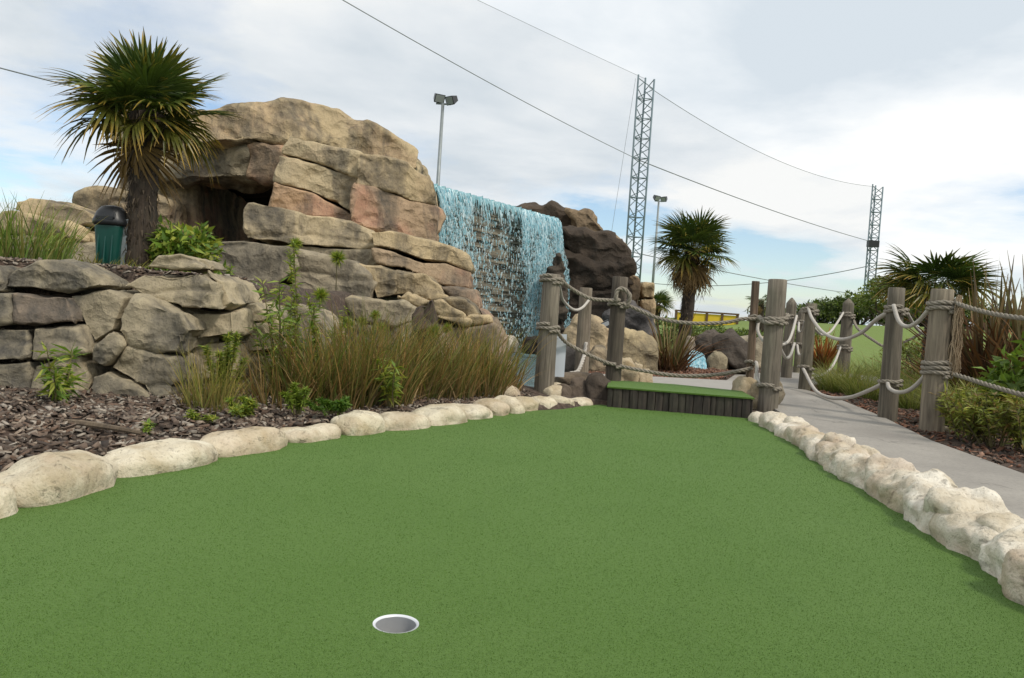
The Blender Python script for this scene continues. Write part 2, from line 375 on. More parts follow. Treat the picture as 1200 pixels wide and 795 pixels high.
def net_mat():
    m, t, b, o = new_mat('ball_net'); b.inputs['Base Color'].default_value = (.10, .11, .12, 1); b.inputs['Roughness'].default_value = 1
    tr = t.nodes.new('ShaderNodeBsdfTransparent'); mx = t.nodes.new('ShaderNodeMixShader'); mx.inputs[0].default_value = .10
    t.links.new(tr.outputs[0], mx.inputs[1]); t.links.new(b.outputs[0], mx.inputs[2]); t.links.new(mx.outputs[0], o.inputs[0]); return m
M['net'] = net_mat()

# ================================================================== SETTING
KL_PX = [(-160, 645), (-60, 618), (35, 597), (148, 562), (265, 537), (347, 521), (408, 511), (455, 505), (510, 500), (550, 493), (582, 487), (618, 483), (650, 479), (678, 476), (700, 474)]
KR_PX = [(880, 491), (905, 506), (940, 528), (975, 553), (1010, 573), (1050, 598), (1095, 629), (1140, 657), (1175, 682), (1225, 722), (1300, 790)]
KL = [gr(*p) for p in KL_PX]; KR = [gr(*p) for p in KR_PX]
HOLE = gr(464, 731)
green_poly = [(p.x, p.y) for p in KL] + [(gr(712, 476).x, gr(712, 476).y + .03), (gr(880, 490).x, gr(880, 490).y + .03)] + [(p.x, p.y) for p in KR] + [(KR[-1].x + .35, -1.5), (-2.6, -1.5), (KL[0].x - 1.2, KL[0].y - .6)]
gc = np.array(green_poly).mean(0)
turf_poly = [(x + (.07 if x > gc[0] else -.07) * (1 if y < 6.2 else .3), y) for x, y in green_poly]

# one level base to the horizon
mb = MB(); S = 1500; mb.add([(-S, -S, -.45), (S, -S, -.45), (S, S, -.45), (-S, S, -.45)], [(0, 1, 2, 3)])
tag(mb.build('ground', M['field']), kind='structure')

# outline of the concrete paths
pl = [gr(905, 482, .035), gr(935, 500, .035), gr(980, 533, .035), gr(1040, 573, .035), gr(1110, 612, .035), gr(1230, 690, .035), gr(1330, 760, .035)]
pr = [gr(1330, 620, .035), gr(1200, 562, .035), gr(1090, 521, .035), gr(1037, 494, .035), gr(985, 472, .035), gr(944, 460, .035), gr(944, 455, .035)]
far = [Vector((4.6, 10.9, 0)), Vector((6.6, 12.6, 0)), Vector((6.3, 13.6, 0)), Vector((4.2, 12.2, 0)), Vector((3.2, 10.9, 0)), Vector((2.45, 8.9, 0)), Vector((2.15, 7.6, 0))]
pp = [(p.x, p.y) for p in [Vector((3.2, .4, 0)), Vector((4.6, .4, 0))] + pr + far + pl]
ap = [(.55, 7.15), (2.3, 7.15), (2.55, 8.75), (.62, 8.35)]
TERR = [(-16, 4.5), (-2.85, 4.5), (-2.3, 4.75), (-1.75, 5.3), (-1.55, 6.3), (-1.75, 8.2), (-1.6, 20), (-16, 20)]
POOL = [(.02, 7.0), (.42, 7.0), (.55, 8.0), (1.0, 9.5), (1.6, 12), (1.9, 16.5), (-1.8, 16.5), (-1.7, 10.0), (-.8, 8.6), (-.2, 7.9)]
POOL_Z = .05
def hb(x, y):
    h = np.full(x.shape, .03)
    pl = [(p.x, p.y) for p in KL] + [(KL[-1].x, 30), (-20, 30), (-20, 1.2)]
    dl = d_poly(x, y, pl); h = np.where(dl > 0, .03 + .08 * sstep(dl, .1, 1.0), h)
    h = h + (.84 - h) * sstep(d_poly(x, y, TERR), .0, .3)
    h = np.where((x > .3) & (x < 2.7 + .25 * (y - 7)) & (y > 7.2), .10 + 0 * h, h)
    h = h + (-.30 - h) * sstep(d_poly(x, y, POOL), -.05, .25)
    h = h + (-.04 - h) * sstep(np.maximum(d_poly(x, y, pp), d_poly(x, y, ap)), -.06, .03)
    dg = d_poly(x, y, turf_poly); h = h + (-.06 - h) * sstep(dg, -.02, .04)
    pt = np.stack([x, y, 0 * x], -1).reshape(-1, 3)
    return h + (.02 * fbm(pt * 2.2, 3, 5)).reshape(x.shape) * (dg < -.05)
xs = np.arange(-15, 13, .1); ys = np.arange(-1.5, 21, .1); X, Y = np.meshgrid(xs, ys); Z = hb(X, Y)
nx, ny = len(xs), len(ys); I = np.arange(nx * ny).reshape(ny, nx)
Q = np.stack([I[:-1, :-1], I[:-1, 1:], I[1:, 1:], I[1:, :-1]], -1).reshape(-1, 4)
o = link('planting_bed', np_mesh('planting_bed', np.stack([X, Y, Z], -1).reshape(-1, 3), Q, sm=True), M['soil']); tag(o, kind='structure')
def bed_z(x, y): return float(hb(np.array([x], float), np.array([y], float))[0])

# lawn rising on the right behind the planting
def hl(x, y): return .02 + (.62 + .62 * sstep(x, 10, 17)) * sstep(y, 13.5, 32) + .05 * np.sin(x * .35 + 1) * np.sin(y * .3)
xs = np.arange(2.2, 90, .8); ys = np.arange(13.0, 120, .8); X, Y = np.meshgrid(xs, ys); Z = hl(X, Y)
nx, ny = len(xs), len(ys); I = np.arange(nx * ny).reshape(ny, nx)
Q = np.stack([I[:-1, :-1], I[:-1, 1:], I[1:, 1:], I[1:, :-1]], -1).reshape(-1, 4)
tag(link('lawn', np_mesh('lawn', np.stack([X, Y, Z], -1).reshape(-1, 3), Q, sm=True), M['lawn']), kind='structure')

# putting green with the cup cut out
ring = [Vector((HOLE.x + .054 * math.cos(a), HOLE.y + .054 * math.sin(a), 0)) for a in [2 * math.pi * k / 40 for k in range(40)]]
outer = [Vector((x, y, 0)) for x, y in turf_poly]
tris = tessellate_polygon([outer, ring]); allv = outer + ring
me = bpy.data.meshes.new('putting_green'); me.from_pydata([tuple(v) for v in allv], [], [tuple(t) for t in tris])
bm = bmesh.new(); bm.from_mesh(me); bmesh.ops.recalc_face_normals(bm, faces=bm.faces)
if sum(f.normal.z for f in bm.faces) < 0: bmesh.ops.reverse_faces(bm, faces=bm.faces)
bm.to_mesh(me); bm.free()
tag(link('putting_green', me, M['turf']), kind='structure')

# pile of the artificial turf close to the viewer, real fibres
def turf_pile():
    n = 480000; g = np.random.default_rng(3)
    y = 1.0 + 5.6 * g.random(n) ** 1.9; x = (g.random(n) * 2 - 1) * (y * .78 + .12)
    ok = (d_poly(x, y, turf_poly) > .02) & (np.hypot(x - HOLE.x, y - HOLE.y) > .0545); x, y = x[ok], y[ok]; n = len(x)
    h = .0013 + .0022 * g.random(n); a = g.random(n) * 6.283; w = .0007 + .0007 * (y - 1) / 2
    la = g.random(n) * 6.283; ll = h * (.35 + .8 * g.random(n))
    V = np.empty((n, 3, 3), np.float32)
    V[:, 0] = np.stack([x - w * np.cos(a), y - w * np.sin(a), 0 * x - .0005], -1); V[:, 1] = np.stack([x + w * np.cos(a), y + w * np.sin(a), 0 * x - .0005], -1)
    V[:, 2] = np.stack([x + ll * np.cos(la), y + ll * np.sin(la), h], -1)
    k = g.random(n)[:, None]; low = 0.5 + .5 * sstep(vnoise(np.stack([x * 1.3, y * .8, 0 * x], -1), 4), -.7, .7)[:, None]
    c = (np.array([.043, .098, .013]) * (1 - k) + np.array([.108, .205, .034]) * k) * (.86 + .2 * low); dry = g.random(n) < .05; c[dry] = (.15, .20, .06)
    return link('turf_pile', np_mesh('turf_pile', V.reshape(-1, 3), np.arange(n * 3).reshape(-1, 3), np.repeat(c, 3, 0)), M['dryleaf'])
tag(turf_pile(), 'short green artificial turf pile on the putting green', 'turf', kind='stuff')

# golf cup
t = thing('golf_cup', 'small round metal golf cup sunk into the green turf', 'golf cup', (HOLE.x, HOLE.y, 0))
def lathe(prof, n=40, c=(0, 0)):
    mb = MB(); m = len(prof)
    vs = [(c[0] + r * math.cos(2 * math.pi * k / n), c[1] + r * math.sin(2 * math.pi * k / n), z) for r, z in prof for k in range(n)]
    mb.add(vs, [(i * n + k, i * n + (k + 1) % n, (i + 1) * n + (k + 1) % n, (i + 1) * n + k) for i in range(m - 1) for k in range(n)]); return mb
lathe([(.0535, .0005), (.0535, -.022), (.047, -.024), (.047, -.002), (.0535, .0005)], 48, (HOLE.x, HOLE.y)).build('rim', M['cup'], t, True)
lathe([(.0468, -.003), (.0465, -.12), (.0, -.12)], 48, (HOLE.x, HOLE.y)).build('liner', M['cupin'], t, True)

# concrete path
def slab(name, poly, z, th, mat):
    n = len(poly); mb = MB()
    vs = [(x, y, z) for x, y in poly] + [(x, y, z - th) for x, y in poly]
    tr = tessellate_polygon([[Vector((x, y, 0)) for x, y in poly]])
    mb.add(vs, [tuple(t) for t in tr] + [(i, i + n, (i + 1) % n + n, (i + 1) % n) for i in range(n)])
    me = mb.mesh(name); bm = bmesh.new(); bm.from_mesh(me); bmesh.ops.recalc_face_normals(bm, faces=bm.faces); bm.to_mesh(me); bm.free()
    return link(name, me, mat)
tag(slab('path', pp, .065, .25, M['path']), kind='structure')
tag(slab('tee_path', ap, .128, .3, simple('pale_concrete', (.30, .285, .26), .85, 0, .15, 10, .2)), kind='structure')
# pool water
mb = MB(); P2 = [(x, y) for x, y in POOL]; tr = tessellate_polygon([[Vector((x, y, 0)) for x, y in P2]])
mb.add([(x, y, POOL_Z) for x, y in P2], [tuple(q) for q in tr]); o = mb.build('pool_water', M['pool']); tag(o, kind='structure')

# ================================================================== ROCKWORK
QUEUE = []
def rock(name, poly, Y, thick, parent, col, voxel=.05, lean=.12, chamf=.14, inset=.10, sm=2, facet=.55, amp=.10, na=.05, mat='rock', pink=0, seed=None, yr=0.0, kind=None):
    """a carved block: outline of the visible face placed at its own distance, given depth, chamfer and chipped relief"""
    seed = seed if seed is not None else int(sum(abs(p[0]) * 3 + abs(p[1]) * 7 for p in poly)) % 997 + 1
    P = []; cxp = sum(p[0] for p in poly) / len(poly)
    for p in poly:
        dy = (p[2] if len(p) > 2 else 0) + yr * (p[0] - cxp) / 100
        P.append([p[0], p[1], Y + dy])
    W = [at(*p) for p in P]; zmin = min(w.z for w in W)
    W = [at(p[0], p[1], p[2] + lean * (w.z - zmin)) for p, w in zip(P, W)]
    c = sum(W, Vector()) / len(W); rad = sum((w - c).length for w in W) / len(W); s = max(.55, 1 - inset / rad)
    gk = 1 + (amp * (.42 if mat != 'wallrock' else .12) + voxel * (.3 if mat != 'wallrock' else .1)) / rad; inset *= .42; chamf *= .45; s = max(.55, gk - inset / rad)
    fr = [c + (w - c) * s for w in W]; mid = [c + (w - c) * gk + Vector((0, chamf, 0)) for w in W]
    bk = [c + (w - c) * .96 + Vector((0, thick, 0)) for w in W]; n = len(W)
    tr = [tuple(q) for q in tessellate_polygon([[Vector((v.x, v.z, 0)) for v in fr]])]
    fs = tr + [tuple(i + 2 * n for i in reversed(q)) for q in tr]
    for a in (0, n):
        fs += [(a + i, a + (i + 1) % n, a + n + (i + 1) % n, a + n + i) for i in range(n)]
    me = bpy.data.meshes.new(name); me.from_pydata([tuple(v) for v in fr + mid + bk], [], fs)
    bm = bmesh.new(); bm.from_mesh(me); bmesh.ops.recalc_face_normals(bm, faces=bm.faces); bm.to_mesh(me); bm.free()
    tmp = bpy.data.objects.new('tmp', me); C.objects.link(tmp)
    md = tmp.modifiers.new('r', 'REMESH'); md.mode = 'VOXEL'; md.voxel_size = voxel * .72
    ms = tmp.modifiers.new('s', 'SMOOTH'); ms.iterations = max(1, sm - 1); ms.factor = .5
    QUEUE.append((tmp, name, parent, tuple(col) + (pink,), mat, facet, amp, na, seed, kind))
def blob(name, cen, size, parent, col, rotz=0, sub=4, facet=.12, amp=.02, na=.02, mat='kerb', pink=0, seed=1, pw=2.6, label=None, cat=None, group=None, flat=.35, tilt=0):
    """a single stone: superellipsoid with chipped relief; cen is the centre of its base"""
    bm = bmesh.new(); bmesh.ops.create_icosphere(bm, subdivisions=sub, radius=1)
    me = bpy.data.meshes.new(name); bm.to_mesh(me); bm.free()
    n = len(me.vertices); co = np.empty(n * 3); me.vertices.foreach_get('co', co); co = co.reshape(-1, 3)
    g = np.random.default_rng(seed); nrm = co.copy()
    k = (np.abs(co) ** pw).sum(1) ** (-1 / pw); co = co * k[:, None]
    sz = np.array(size) / 2; p = co * sz
    d = cell(p, facet, g); f = fbm(p / facet * .8 + seed * 3.7, 5, seed, .55)
    lo = fbm(co * 1.1 + seed * 1.9, 2, seed + 9)
    d2 = cell(p, facet * .4, g); p = p + nrm * (amp * (d ** 2 - .4) + amp * .4 * (d2 ** 2 - .4) + na * f + .12 * sz.min() * lo)[:, None]
    p[:, 2] = np.where(p[:, 2] < -sz[2] * flat, -sz[2] * flat + (p[:, 2] + sz[2] * flat) * .2, p[:, 2])
    p[:, 2] += p[:, 0] * tilt
    ca, sa = math.cos(rotz), math.sin(rotz)
    q = np.stack([p[:, 0] * ca - p[:, 1] * sa, p[:, 0] * sa + p[:, 1] * ca, p[:, 2] - p[:, 2].min()], -1) + np.array(cen)
    me.vertices.foreach_set('co', q.ravel()); smooth(me)
    o = link(name, me, M[mat], parent, color=tuple(col) + (pink,))
    if label: tag(o, label, cat, group)
    return o

TAN = (.44, .355, .225); TAN2 = (.47, .39, .26); GREY = (.315, .275, .205); GREY2 = (.36, .31, .22); DARK = (.055, .045, .038); BROWN = (.17, .125, .09)

mt = thing('rock_mountain', 'tall carved tan rock mountain with a dark cave mouth beside the waterfall', 'rock mountain', (-3.0, 12.5, .7))
# roof of the cave
rock('roof_slab', [(236, 132), (268, 126), (333, 122), (357, 118), (393, 125), (427, 137), (460, 155), (482, 172), (484, 196), (440, 200), (400, 190), (328, 174), (318, 166), (260, 167), (226, 168), (215, 160)], 12.4, 3.2, mt, TAN, .06, lean=.35, chamf=.3, inset=.22, sm=4, amp=.15, facet=.8, na=.09, yr=.55, pink=.25)
rock('roof_slab', [(182, 210), (170, 190), (178, 160), (215, 160), (230, 170), (286, 168), (290, 208), (240, 210)], 12.2, 1.1, mt, GREY2, .06, lean=.0, chamf=.3, inset=.2, sm=4, amp=.14, pink=.8, yr=.2)
rock('roof_slab', [(288, 168), (332, 167), (338, 207), (330, 213), (288, 209)], 12.25, 1.1, mt, (.36, .26, .17), .06, lean=.0, chamf=.3, inset=.15, sm=4, amp=.10, pink=1)
rock('roof_slab', [(150, 120), (236, 130), (228, 166), (176, 172), (141, 160)], 12.7, 3.0, mt, TAN, .06, lean=.2, chamf=.3, amp=.15)
# left flank
rock('flank', [(141, 156), (176, 158), (184, 212), (186, 252), (150, 246), (135, 224), (139, 190)], 12.6, 3, mt, TAN2, .06, lean=.05, amp=.12)
rock('ledge', [(91, 228), (120, 224), (152, 226), (190, 236), (190, 272), (120, 268), (96, 246)], 12.0, 3, mt, TAN, .06, amp=.1, pink=.4)
rock('cave_wall', [(176, 205), (226, 205), (229, 300), (176, 320)], 12.9, 3.5, mt, (.36, .29, .19), .07, amp=.06, pink=.9, lean=0)
rock('cave_wall', [(190, 150), (370, 150), (370, 330), (190, 330)], 16.2, 1.2, mt, (.07, .055, .042), .09, amp=.1, lean=0)  # cave interior: shade is put into the rock colour, near black at the back
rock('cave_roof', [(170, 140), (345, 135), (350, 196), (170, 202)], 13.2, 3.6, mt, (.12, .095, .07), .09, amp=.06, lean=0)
rock('cave_wall', [(322, 190), (420, 190), (420, 330), (322, 330)], 12.6, 3.0, mt, (.13, .10, .07), .09, amp=.05, lean=0)  # inner side wall darkened too, cave shade painted into its colour
# big upright blocks
rock('block', [(330, 174), (340, 157), (363, 164), (421, 181), (418, 206), (370, 190), (332, 181)], 11.25, 2.2, mt, TAN2, .04, chamf=.07, inset=.05, na=.03, amp=0.050, pink=.35, sm=3)
rock('block', [(329, 183), (370, 192), (417, 208), (414, 249), (390, 236), (360, 224), (322, 212)], 11.2, 2.4, mt, TAN2, .04, chamf=.07, inset=.05, na=.03, amp=0.044, pink=.1)
rock('block', [(322, 214), (360, 226), (390, 238), (413, 251), (411, 262), (360, 256), (315, 246)], 11.15, 2.4, mt, (.42, .29, .19), .04, chamf=.07, inset=.05, na=.03, amp=0.039, pink=.9)
rock('block', [(422, 181), (443, 182), (480, 193), (503, 213), (508, 239), (480, 234), (455, 222), (419, 215)], 11.35, 2.2, mt, TAN, .04, chamf=.07, inset=.05, na=.03, amp=0.066, yr=.8, pink=.15)
rock('block', [(419, 217), (454, 224), (480, 236), (509, 241), (508, 286), (460, 273), (412, 261)], 11.3, 2.4, mt, (.41, .30, .20), .04, chamf=.07, inset=.05, na=.03, amp=0.072, yr=.8, pink=1)
# first ledge below the blocks
rock('ledge', [(286, 246), (293, 238), (327, 241), (360, 252), (410, 259), (434, 270), (437, 288), (418, 292), (395, 289), (360, 287), (327, 284), (290, 279)], 10.5, 2.2, mt, TAN2, .04, chamf=.07, inset=.05, na=.03, amp=0.061, lean=.25, yr=.2)
rock('ledge', [(283, 280), (327, 286), (360, 289), (395, 291), (437, 295), (441, 311), (420, 318), (380, 308), (330, 300), (286, 292)], 10.55, 2.0, mt, GREY2, .04, chamf=.07, inset=.05, na=.03, amp=0.033)
rock('ledge', [(436, 271), (460, 271), (507, 283), (543, 299), (551, 311), (548, 316), (520, 306), (497, 305), (462, 294), (438, 290)], 10.6, 2.2, mt, TAN, .04, chamf=.07, inset=.05, na=.03, amp=0.055, lean=.25, yr=.5)
rock('ledge', [(438, 292), (462, 296), (497, 307), (520, 308), (548, 318), (547, 337), (520, 334), (496, 326), (474, 316), (444, 308)], 10.55, 2.2, mt, (.36, .275, .19), .04, chamf=.07, inset=.05, na=.03, amp=0.044, yr=.5, pink=.85)
# second ledge
rock('ledge', [(248, 304), (252, 290), (262, 284), (295, 283), (322, 287), (341, 292), (346, 312), (320, 332), (290, 327), (262, 319), (249, 313)], 9.6, 1.8, mt, GREY, .04, chamf=.07, inset=.05, na=.03, amp=0.072, facet=.7, lean=.2)
rock('ledge', [(250, 316), (262, 321), (292, 330), (322, 336), (340, 350), (335, 366), (290, 352), (258, 345)], 9.55, 1.8, mt, (.28, .22, .17), .04, chamf=.07, inset=.05, na=.03, amp=0.044, pink=.5)
rock('ledge', [(343, 291), (386, 305), (412, 309), (436, 331), (432, 352), (410, 362), (385, 362), (346, 338), (338, 318)], 9.65, 1.8, mt, GREY, .04, chamf=.07, inset=.05, na=.03, amp=0.061, lean=.25)
rock('ledge', [(414, 311), (440, 312), (463, 318), (463, 345), (440, 350), (434, 334)], 9.8, 1.8, mt, TAN, .04, chamf=.07, inset=.05, na=.03, amp=0.055)
rock('ledge', [(464, 318), (499, 323), (513, 337), (524, 349), (500, 350), (480, 345), (464, 346)], 9.85, 1.8, mt, TAN, .04, chamf=.07, inset=.05, na=.03, amp=0.066)
rock('ledge', [(516, 337), (553, 339), (561, 358), (558, 364), (546, 350), (528, 348)], 10.0, 1.8, mt, (.33, .25, .18), .04, amp=0.039, pink=.5)
# low boulders at the foot
rock('boulder', [(408, 352), (436, 350), (468, 351), (486, 360), (488, 376), (456, 382), (412, 376)], 8.9, 1.4, mt, GREY2, .04, amp=.07)
rock('boulder', [(465, 349), (480, 344), (499, 353), (492, 362), (487, 359)], 9.2, 1.2, mt, TAN, .04, amp=.05)
rock('boulder', [(404, 376), (456, 383), (489, 378), (500, 392), (520, 440), (400, 446)], 8.7, 1.4, mt, GREY, .045, amp=.09, lean=.3)
rock('boulder', [(508, 352), (518, 349), (546, 370), (549, 376), (540, 379), (512, 373), (506, 362)], 9.1, 1.3, mt, TAN, .04, amp=.07, pink=.2)
rock('boulder', [(522, 350), (546, 350), (556, 358), (560, 368), (550, 372), (530, 360)], 9.5, 1.4, mt, TAN, .04, amp=.06)
rock('boulder', [(551, 372), (572, 371), (575, 378), (548, 380)], 9.3, 1.3, mt, TAN, .035, amp=.04)
rock('boulder', [(508, 375), (540, 381), (576, 379), (590, 398), (592, 440), (500, 440), (496, 385)], 8.95, 1.5, mt, (.29, .23, .17), .045, amp=.12, lean=.35, pink=.3)
rock('boulder', [(560, 362), (570, 365), (582, 384), (576, 392), (566, 376)], 9.9, 1.2, mt, (.28, .2, .15), .04, amp=.04)

# rock wall behind the planting bed
wl = thing('rock_wall', 'low grey carved rock wall of large blocks behind the bark bed', 'rock wall', (-2.4, 4.9, .05))
wk = dict(voxel=.022, mat='wallrock', facet=.30, amp=.032, na=.02, chamf=.045, inset=.03, sm=2, lean=.18)
def wrock(poly, Y, col=GREY, th=.5, **k):
    d = dict(wk); d.update(k); d['amp'] = min(d['amp'], .042); d['inset'] = min(d['inset'], .045); rock('stone', poly, Y, th, wl, col, **d)
G3 = (.345, .30, .215); G4 = (.39, .335, .235)
wrock([(-46, 344), (-30, 318), (-8, 306), (-1, 316), (-2, 343)], 4.45, G3)
wrock([(0, 339), (1, 323), (13, 313), (38, 303), (64, 300), (86, 305), (103, 318), (122, 335), (86, 343), (43, 341)], 4.5, G3, .6, chamf=.09, inset=.07, lean=.35, amp=.07)
wrock([(-60, 346), (10, 344), (12, 379), (-60, 382)], 4.4, G4)
wrock([(13, 345), (77, 345), (88, 381), (14, 379)], 4.42, (.29, .225, .17), pink=.9)
wrock([(-60, 385), (32, 383), (33, 421), (-60, 430)], 4.38, G4)
wrock([(35, 382), (89, 384), (100, 413), (35, 423)], 4.4, G4)
wrock([(-60, 432), (33, 424), (35, 478), (-60, 485)], 4.36, G4)
wrock([(36, 427), (92, 417), (103, 437), (101, 478), (37, 478)], 4.38, G4)
for k_, (a_, b_, t_, u_) in enumerate([(-130, -62, 346, 384), (-140, -62, 387, 430), (-128, -62, 433, 485), (-200, -133, 352, 392), (-205, -143, 395, 436), (-198, -131, 439, 488), (-122, -50, 312, 343)]):
    wrock([(a_, t_ + 4), (a_ + 20, t_), (b_ - 12, t_ + 1), (b_, t_ + 5), (b_ - 1, u_), (a_ + 3, u_ + 1)], 4.38 + .05 * (k_ % 3), (G3, G4)[k_ % 2])
wrock([(80, 347), (124, 338), (147, 348), (132, 388), (108, 403), (97, 386)], 4.5, G3, .6)
wrock([(152, 348), (171, 354), (210, 365), (225, 387), (205, 414), (146, 402), (134, 388)], 4.45, G3, .6, amp=.09, facet=.22)
wrock([(128, 389), (145, 404), (120, 430), (103, 424), (110, 405)], 4.4, G3, .6, chamf=.08)
wrock([(149, 406), (201, 419), (207, 447), (194, 472), (167, 456), (124, 432)], 4.4, G3, .6, chamf=.09, amp=.07)
wrock([(104, 440), (124, 435), (167, 459), (192, 476), (190, 486), (102, 486)], 4.36, G4, .6)
wrock([(168, 313), (184, 298), (210, 295), (227, 300), (234, 314), (200, 318)], 4.72, G4, .55, chamf=.07)
wrock([(139, 335), (166, 317), (200, 319), (233, 316), (252, 337), (256, 364), (214, 363), (171, 352)], 4.65, G4, .6, chamf=.10, inset=.08, amp=.08, lean=.3)
wrock([(236, 318), (261, 328), (274, 356), (257, 364), (253, 337)], 4.8, G4, .6, chamf=.08)
wrock([(213, 366), (272, 363), (275, 394), (228, 399), (224, 384)], 4.75, G4, .6)
wrock([(205, 417), (226, 389), (228, 401), (275, 397), (276, 445), (206, 446)], 4.78, G3, .6)
wrock([(196, 474), (208, 448), (276, 447), (280, 482), (196, 486)], 4.76, G3, .6)
wrock([(277, 357), (299, 354), (312, 366), (308, 378), (277, 380)], 5.1, G4, .6)
wrock([(277, 382), (308, 380), (316, 396), (312, 414), (278, 417)], 5.08, G3, .6)
wrock([(279, 420), (313, 416), (322, 440), (322, 480), (280, 480)], 5.05, G3, .6)
wrock([(313, 365), (324, 368), (332, 400), (330, 416), (316, 412)], 5.3, G4, .6)
wrock([(318, 418), (345, 420), (350, 480), (322, 480)], 5.4, G3, .6)
wrock([(330, 372), (350, 356), (368, 364), (384, 382), (392, 420), (338, 422)], 5.9, G4, .7, chamf=.1, lean=.35)
wrock([(346, 424), (394, 422), (420, 440), (420, 475), (350, 475)], 5.85, G3, .7)

# rocks on the bank behind the bin
bk_ = thing('rock_bank', 'stacked tan rock ledges behind the green litter bin', 'rock bank', (-6.0, 9.2, .8))
bkk = dict(voxel=.04, amp=.07, facet=.5, lean=.25, chamf=.12)
rock('stone', [(14, 246), (18, 236), (34, 231), (94, 244), (108, 252), (120, 266), (88, 264), (50, 256)], 9.3, 1.4, bk_, TAN, **bkk)
rock('stone', [(-6, 262), (2, 250), (14, 249), (50, 258), (86, 266), (90, 280), (40, 275), (-6, 272)], 9.1, 1.4, bk_, TAN, **bkk)
rock('stone', [(88, 267), (122, 268), (140, 290), (92, 290)], 9.15, 1.4, bk_, TAN, **bkk)
rock('stone', [(-8, 276), (40, 278), (92, 284), (118, 290), (120, 330), (-8, 330)], 9.0, 1.4, bk_, GREY2, **bkk)
rock('stone', [(-90, 270), (-60, 255), (-10, 258), (-10, 330), (-90, 330)], 9.0, 1.4, bk_, GREY2, **bkk)

# dark wet rock to the right of the fall
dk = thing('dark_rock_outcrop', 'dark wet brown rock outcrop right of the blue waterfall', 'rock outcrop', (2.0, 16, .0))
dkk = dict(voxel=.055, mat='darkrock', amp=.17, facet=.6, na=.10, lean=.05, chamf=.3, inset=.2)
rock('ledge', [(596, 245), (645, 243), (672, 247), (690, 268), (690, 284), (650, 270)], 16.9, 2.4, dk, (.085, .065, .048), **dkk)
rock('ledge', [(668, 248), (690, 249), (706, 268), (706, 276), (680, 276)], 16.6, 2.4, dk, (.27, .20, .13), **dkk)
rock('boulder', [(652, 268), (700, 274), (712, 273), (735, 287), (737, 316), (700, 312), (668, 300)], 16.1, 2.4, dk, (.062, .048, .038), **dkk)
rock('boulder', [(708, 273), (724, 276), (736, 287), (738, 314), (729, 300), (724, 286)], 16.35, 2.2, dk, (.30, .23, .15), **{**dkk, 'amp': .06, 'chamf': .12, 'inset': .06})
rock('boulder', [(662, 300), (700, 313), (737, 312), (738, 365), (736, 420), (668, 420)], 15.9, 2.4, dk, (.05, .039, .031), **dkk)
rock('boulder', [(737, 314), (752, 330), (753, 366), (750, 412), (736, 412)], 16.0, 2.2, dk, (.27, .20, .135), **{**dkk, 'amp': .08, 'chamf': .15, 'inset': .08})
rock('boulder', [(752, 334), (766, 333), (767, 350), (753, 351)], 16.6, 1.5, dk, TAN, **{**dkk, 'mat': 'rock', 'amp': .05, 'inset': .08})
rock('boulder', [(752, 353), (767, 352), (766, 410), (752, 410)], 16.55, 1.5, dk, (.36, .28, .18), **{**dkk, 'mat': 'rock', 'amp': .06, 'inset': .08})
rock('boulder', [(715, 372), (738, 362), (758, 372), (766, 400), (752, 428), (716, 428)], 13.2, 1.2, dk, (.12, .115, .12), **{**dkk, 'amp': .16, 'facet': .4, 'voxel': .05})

# waterfall backing
LA = Vector((at(505, 222, 12.6).x, 12.6, 0)); LB = Vector((at(648, 262, 15.9).x, 15.9, 0)); LIP = 2.70
ldir = (LB - LA).normalized(); lnor = Vector((ldir.y, -ldir.x, 0)); llen = (LB - LA).length
ws = thing('waterfall_wall', 'grey layered slate wall behind the blue falling water', 'slate wall', (LA + LB) / 2)
mb = MB(); g = random.Random(4)
z = -.25; rz = Matrix((ldir, -lnor, Vector((0, 0, 1)))).transposed()
while z < LIP - .02:
    h = g.uniform(.032, .055); s = -.3
    while s < llen + .05:
        w = g.uniform(.3, 1.1); d = 1.1 + g.uniform(-.05, .05); v = g.uniform(.55, 1.25)
        cc = LA + ldir * (s + w / 2) + Vector((0, 0, z + h / 2)) - lnor * (.62 + g.uniform(0, .05)) + lnor * (.05 * math.sin(s * 1.9) + .10 * (1 - (z / LIP)))
        mb.box(cc, (w * .99, d, h * .9), rz, (.27 * v, .235 * v, .175 * v)); s += w
    z += h
o = mb.build('slate_course', M['chip'], ws); tag(o, kind='stuff')
mb = MB(); mb.box((LA + LB) / 2 + Vector((0, 0, 1.2)) - lnor * 1.2, (llen + .6, 1.6, 2.85), rz, (.06, .05, .04)); mb.build('core', M['darkrock'], ws)
# rock pillar in the curtain
rock('pillar', [(648, 326), (650, 312), (655, 303), (661, 314), (663, 350), (660, 402), (651, 402)], 14.2, .5, ws, (.075, .062, .05), voxel=.04, facet=.22, amp=.12, lean=0, chamf=.12, inset=.06, mat='darkrock')

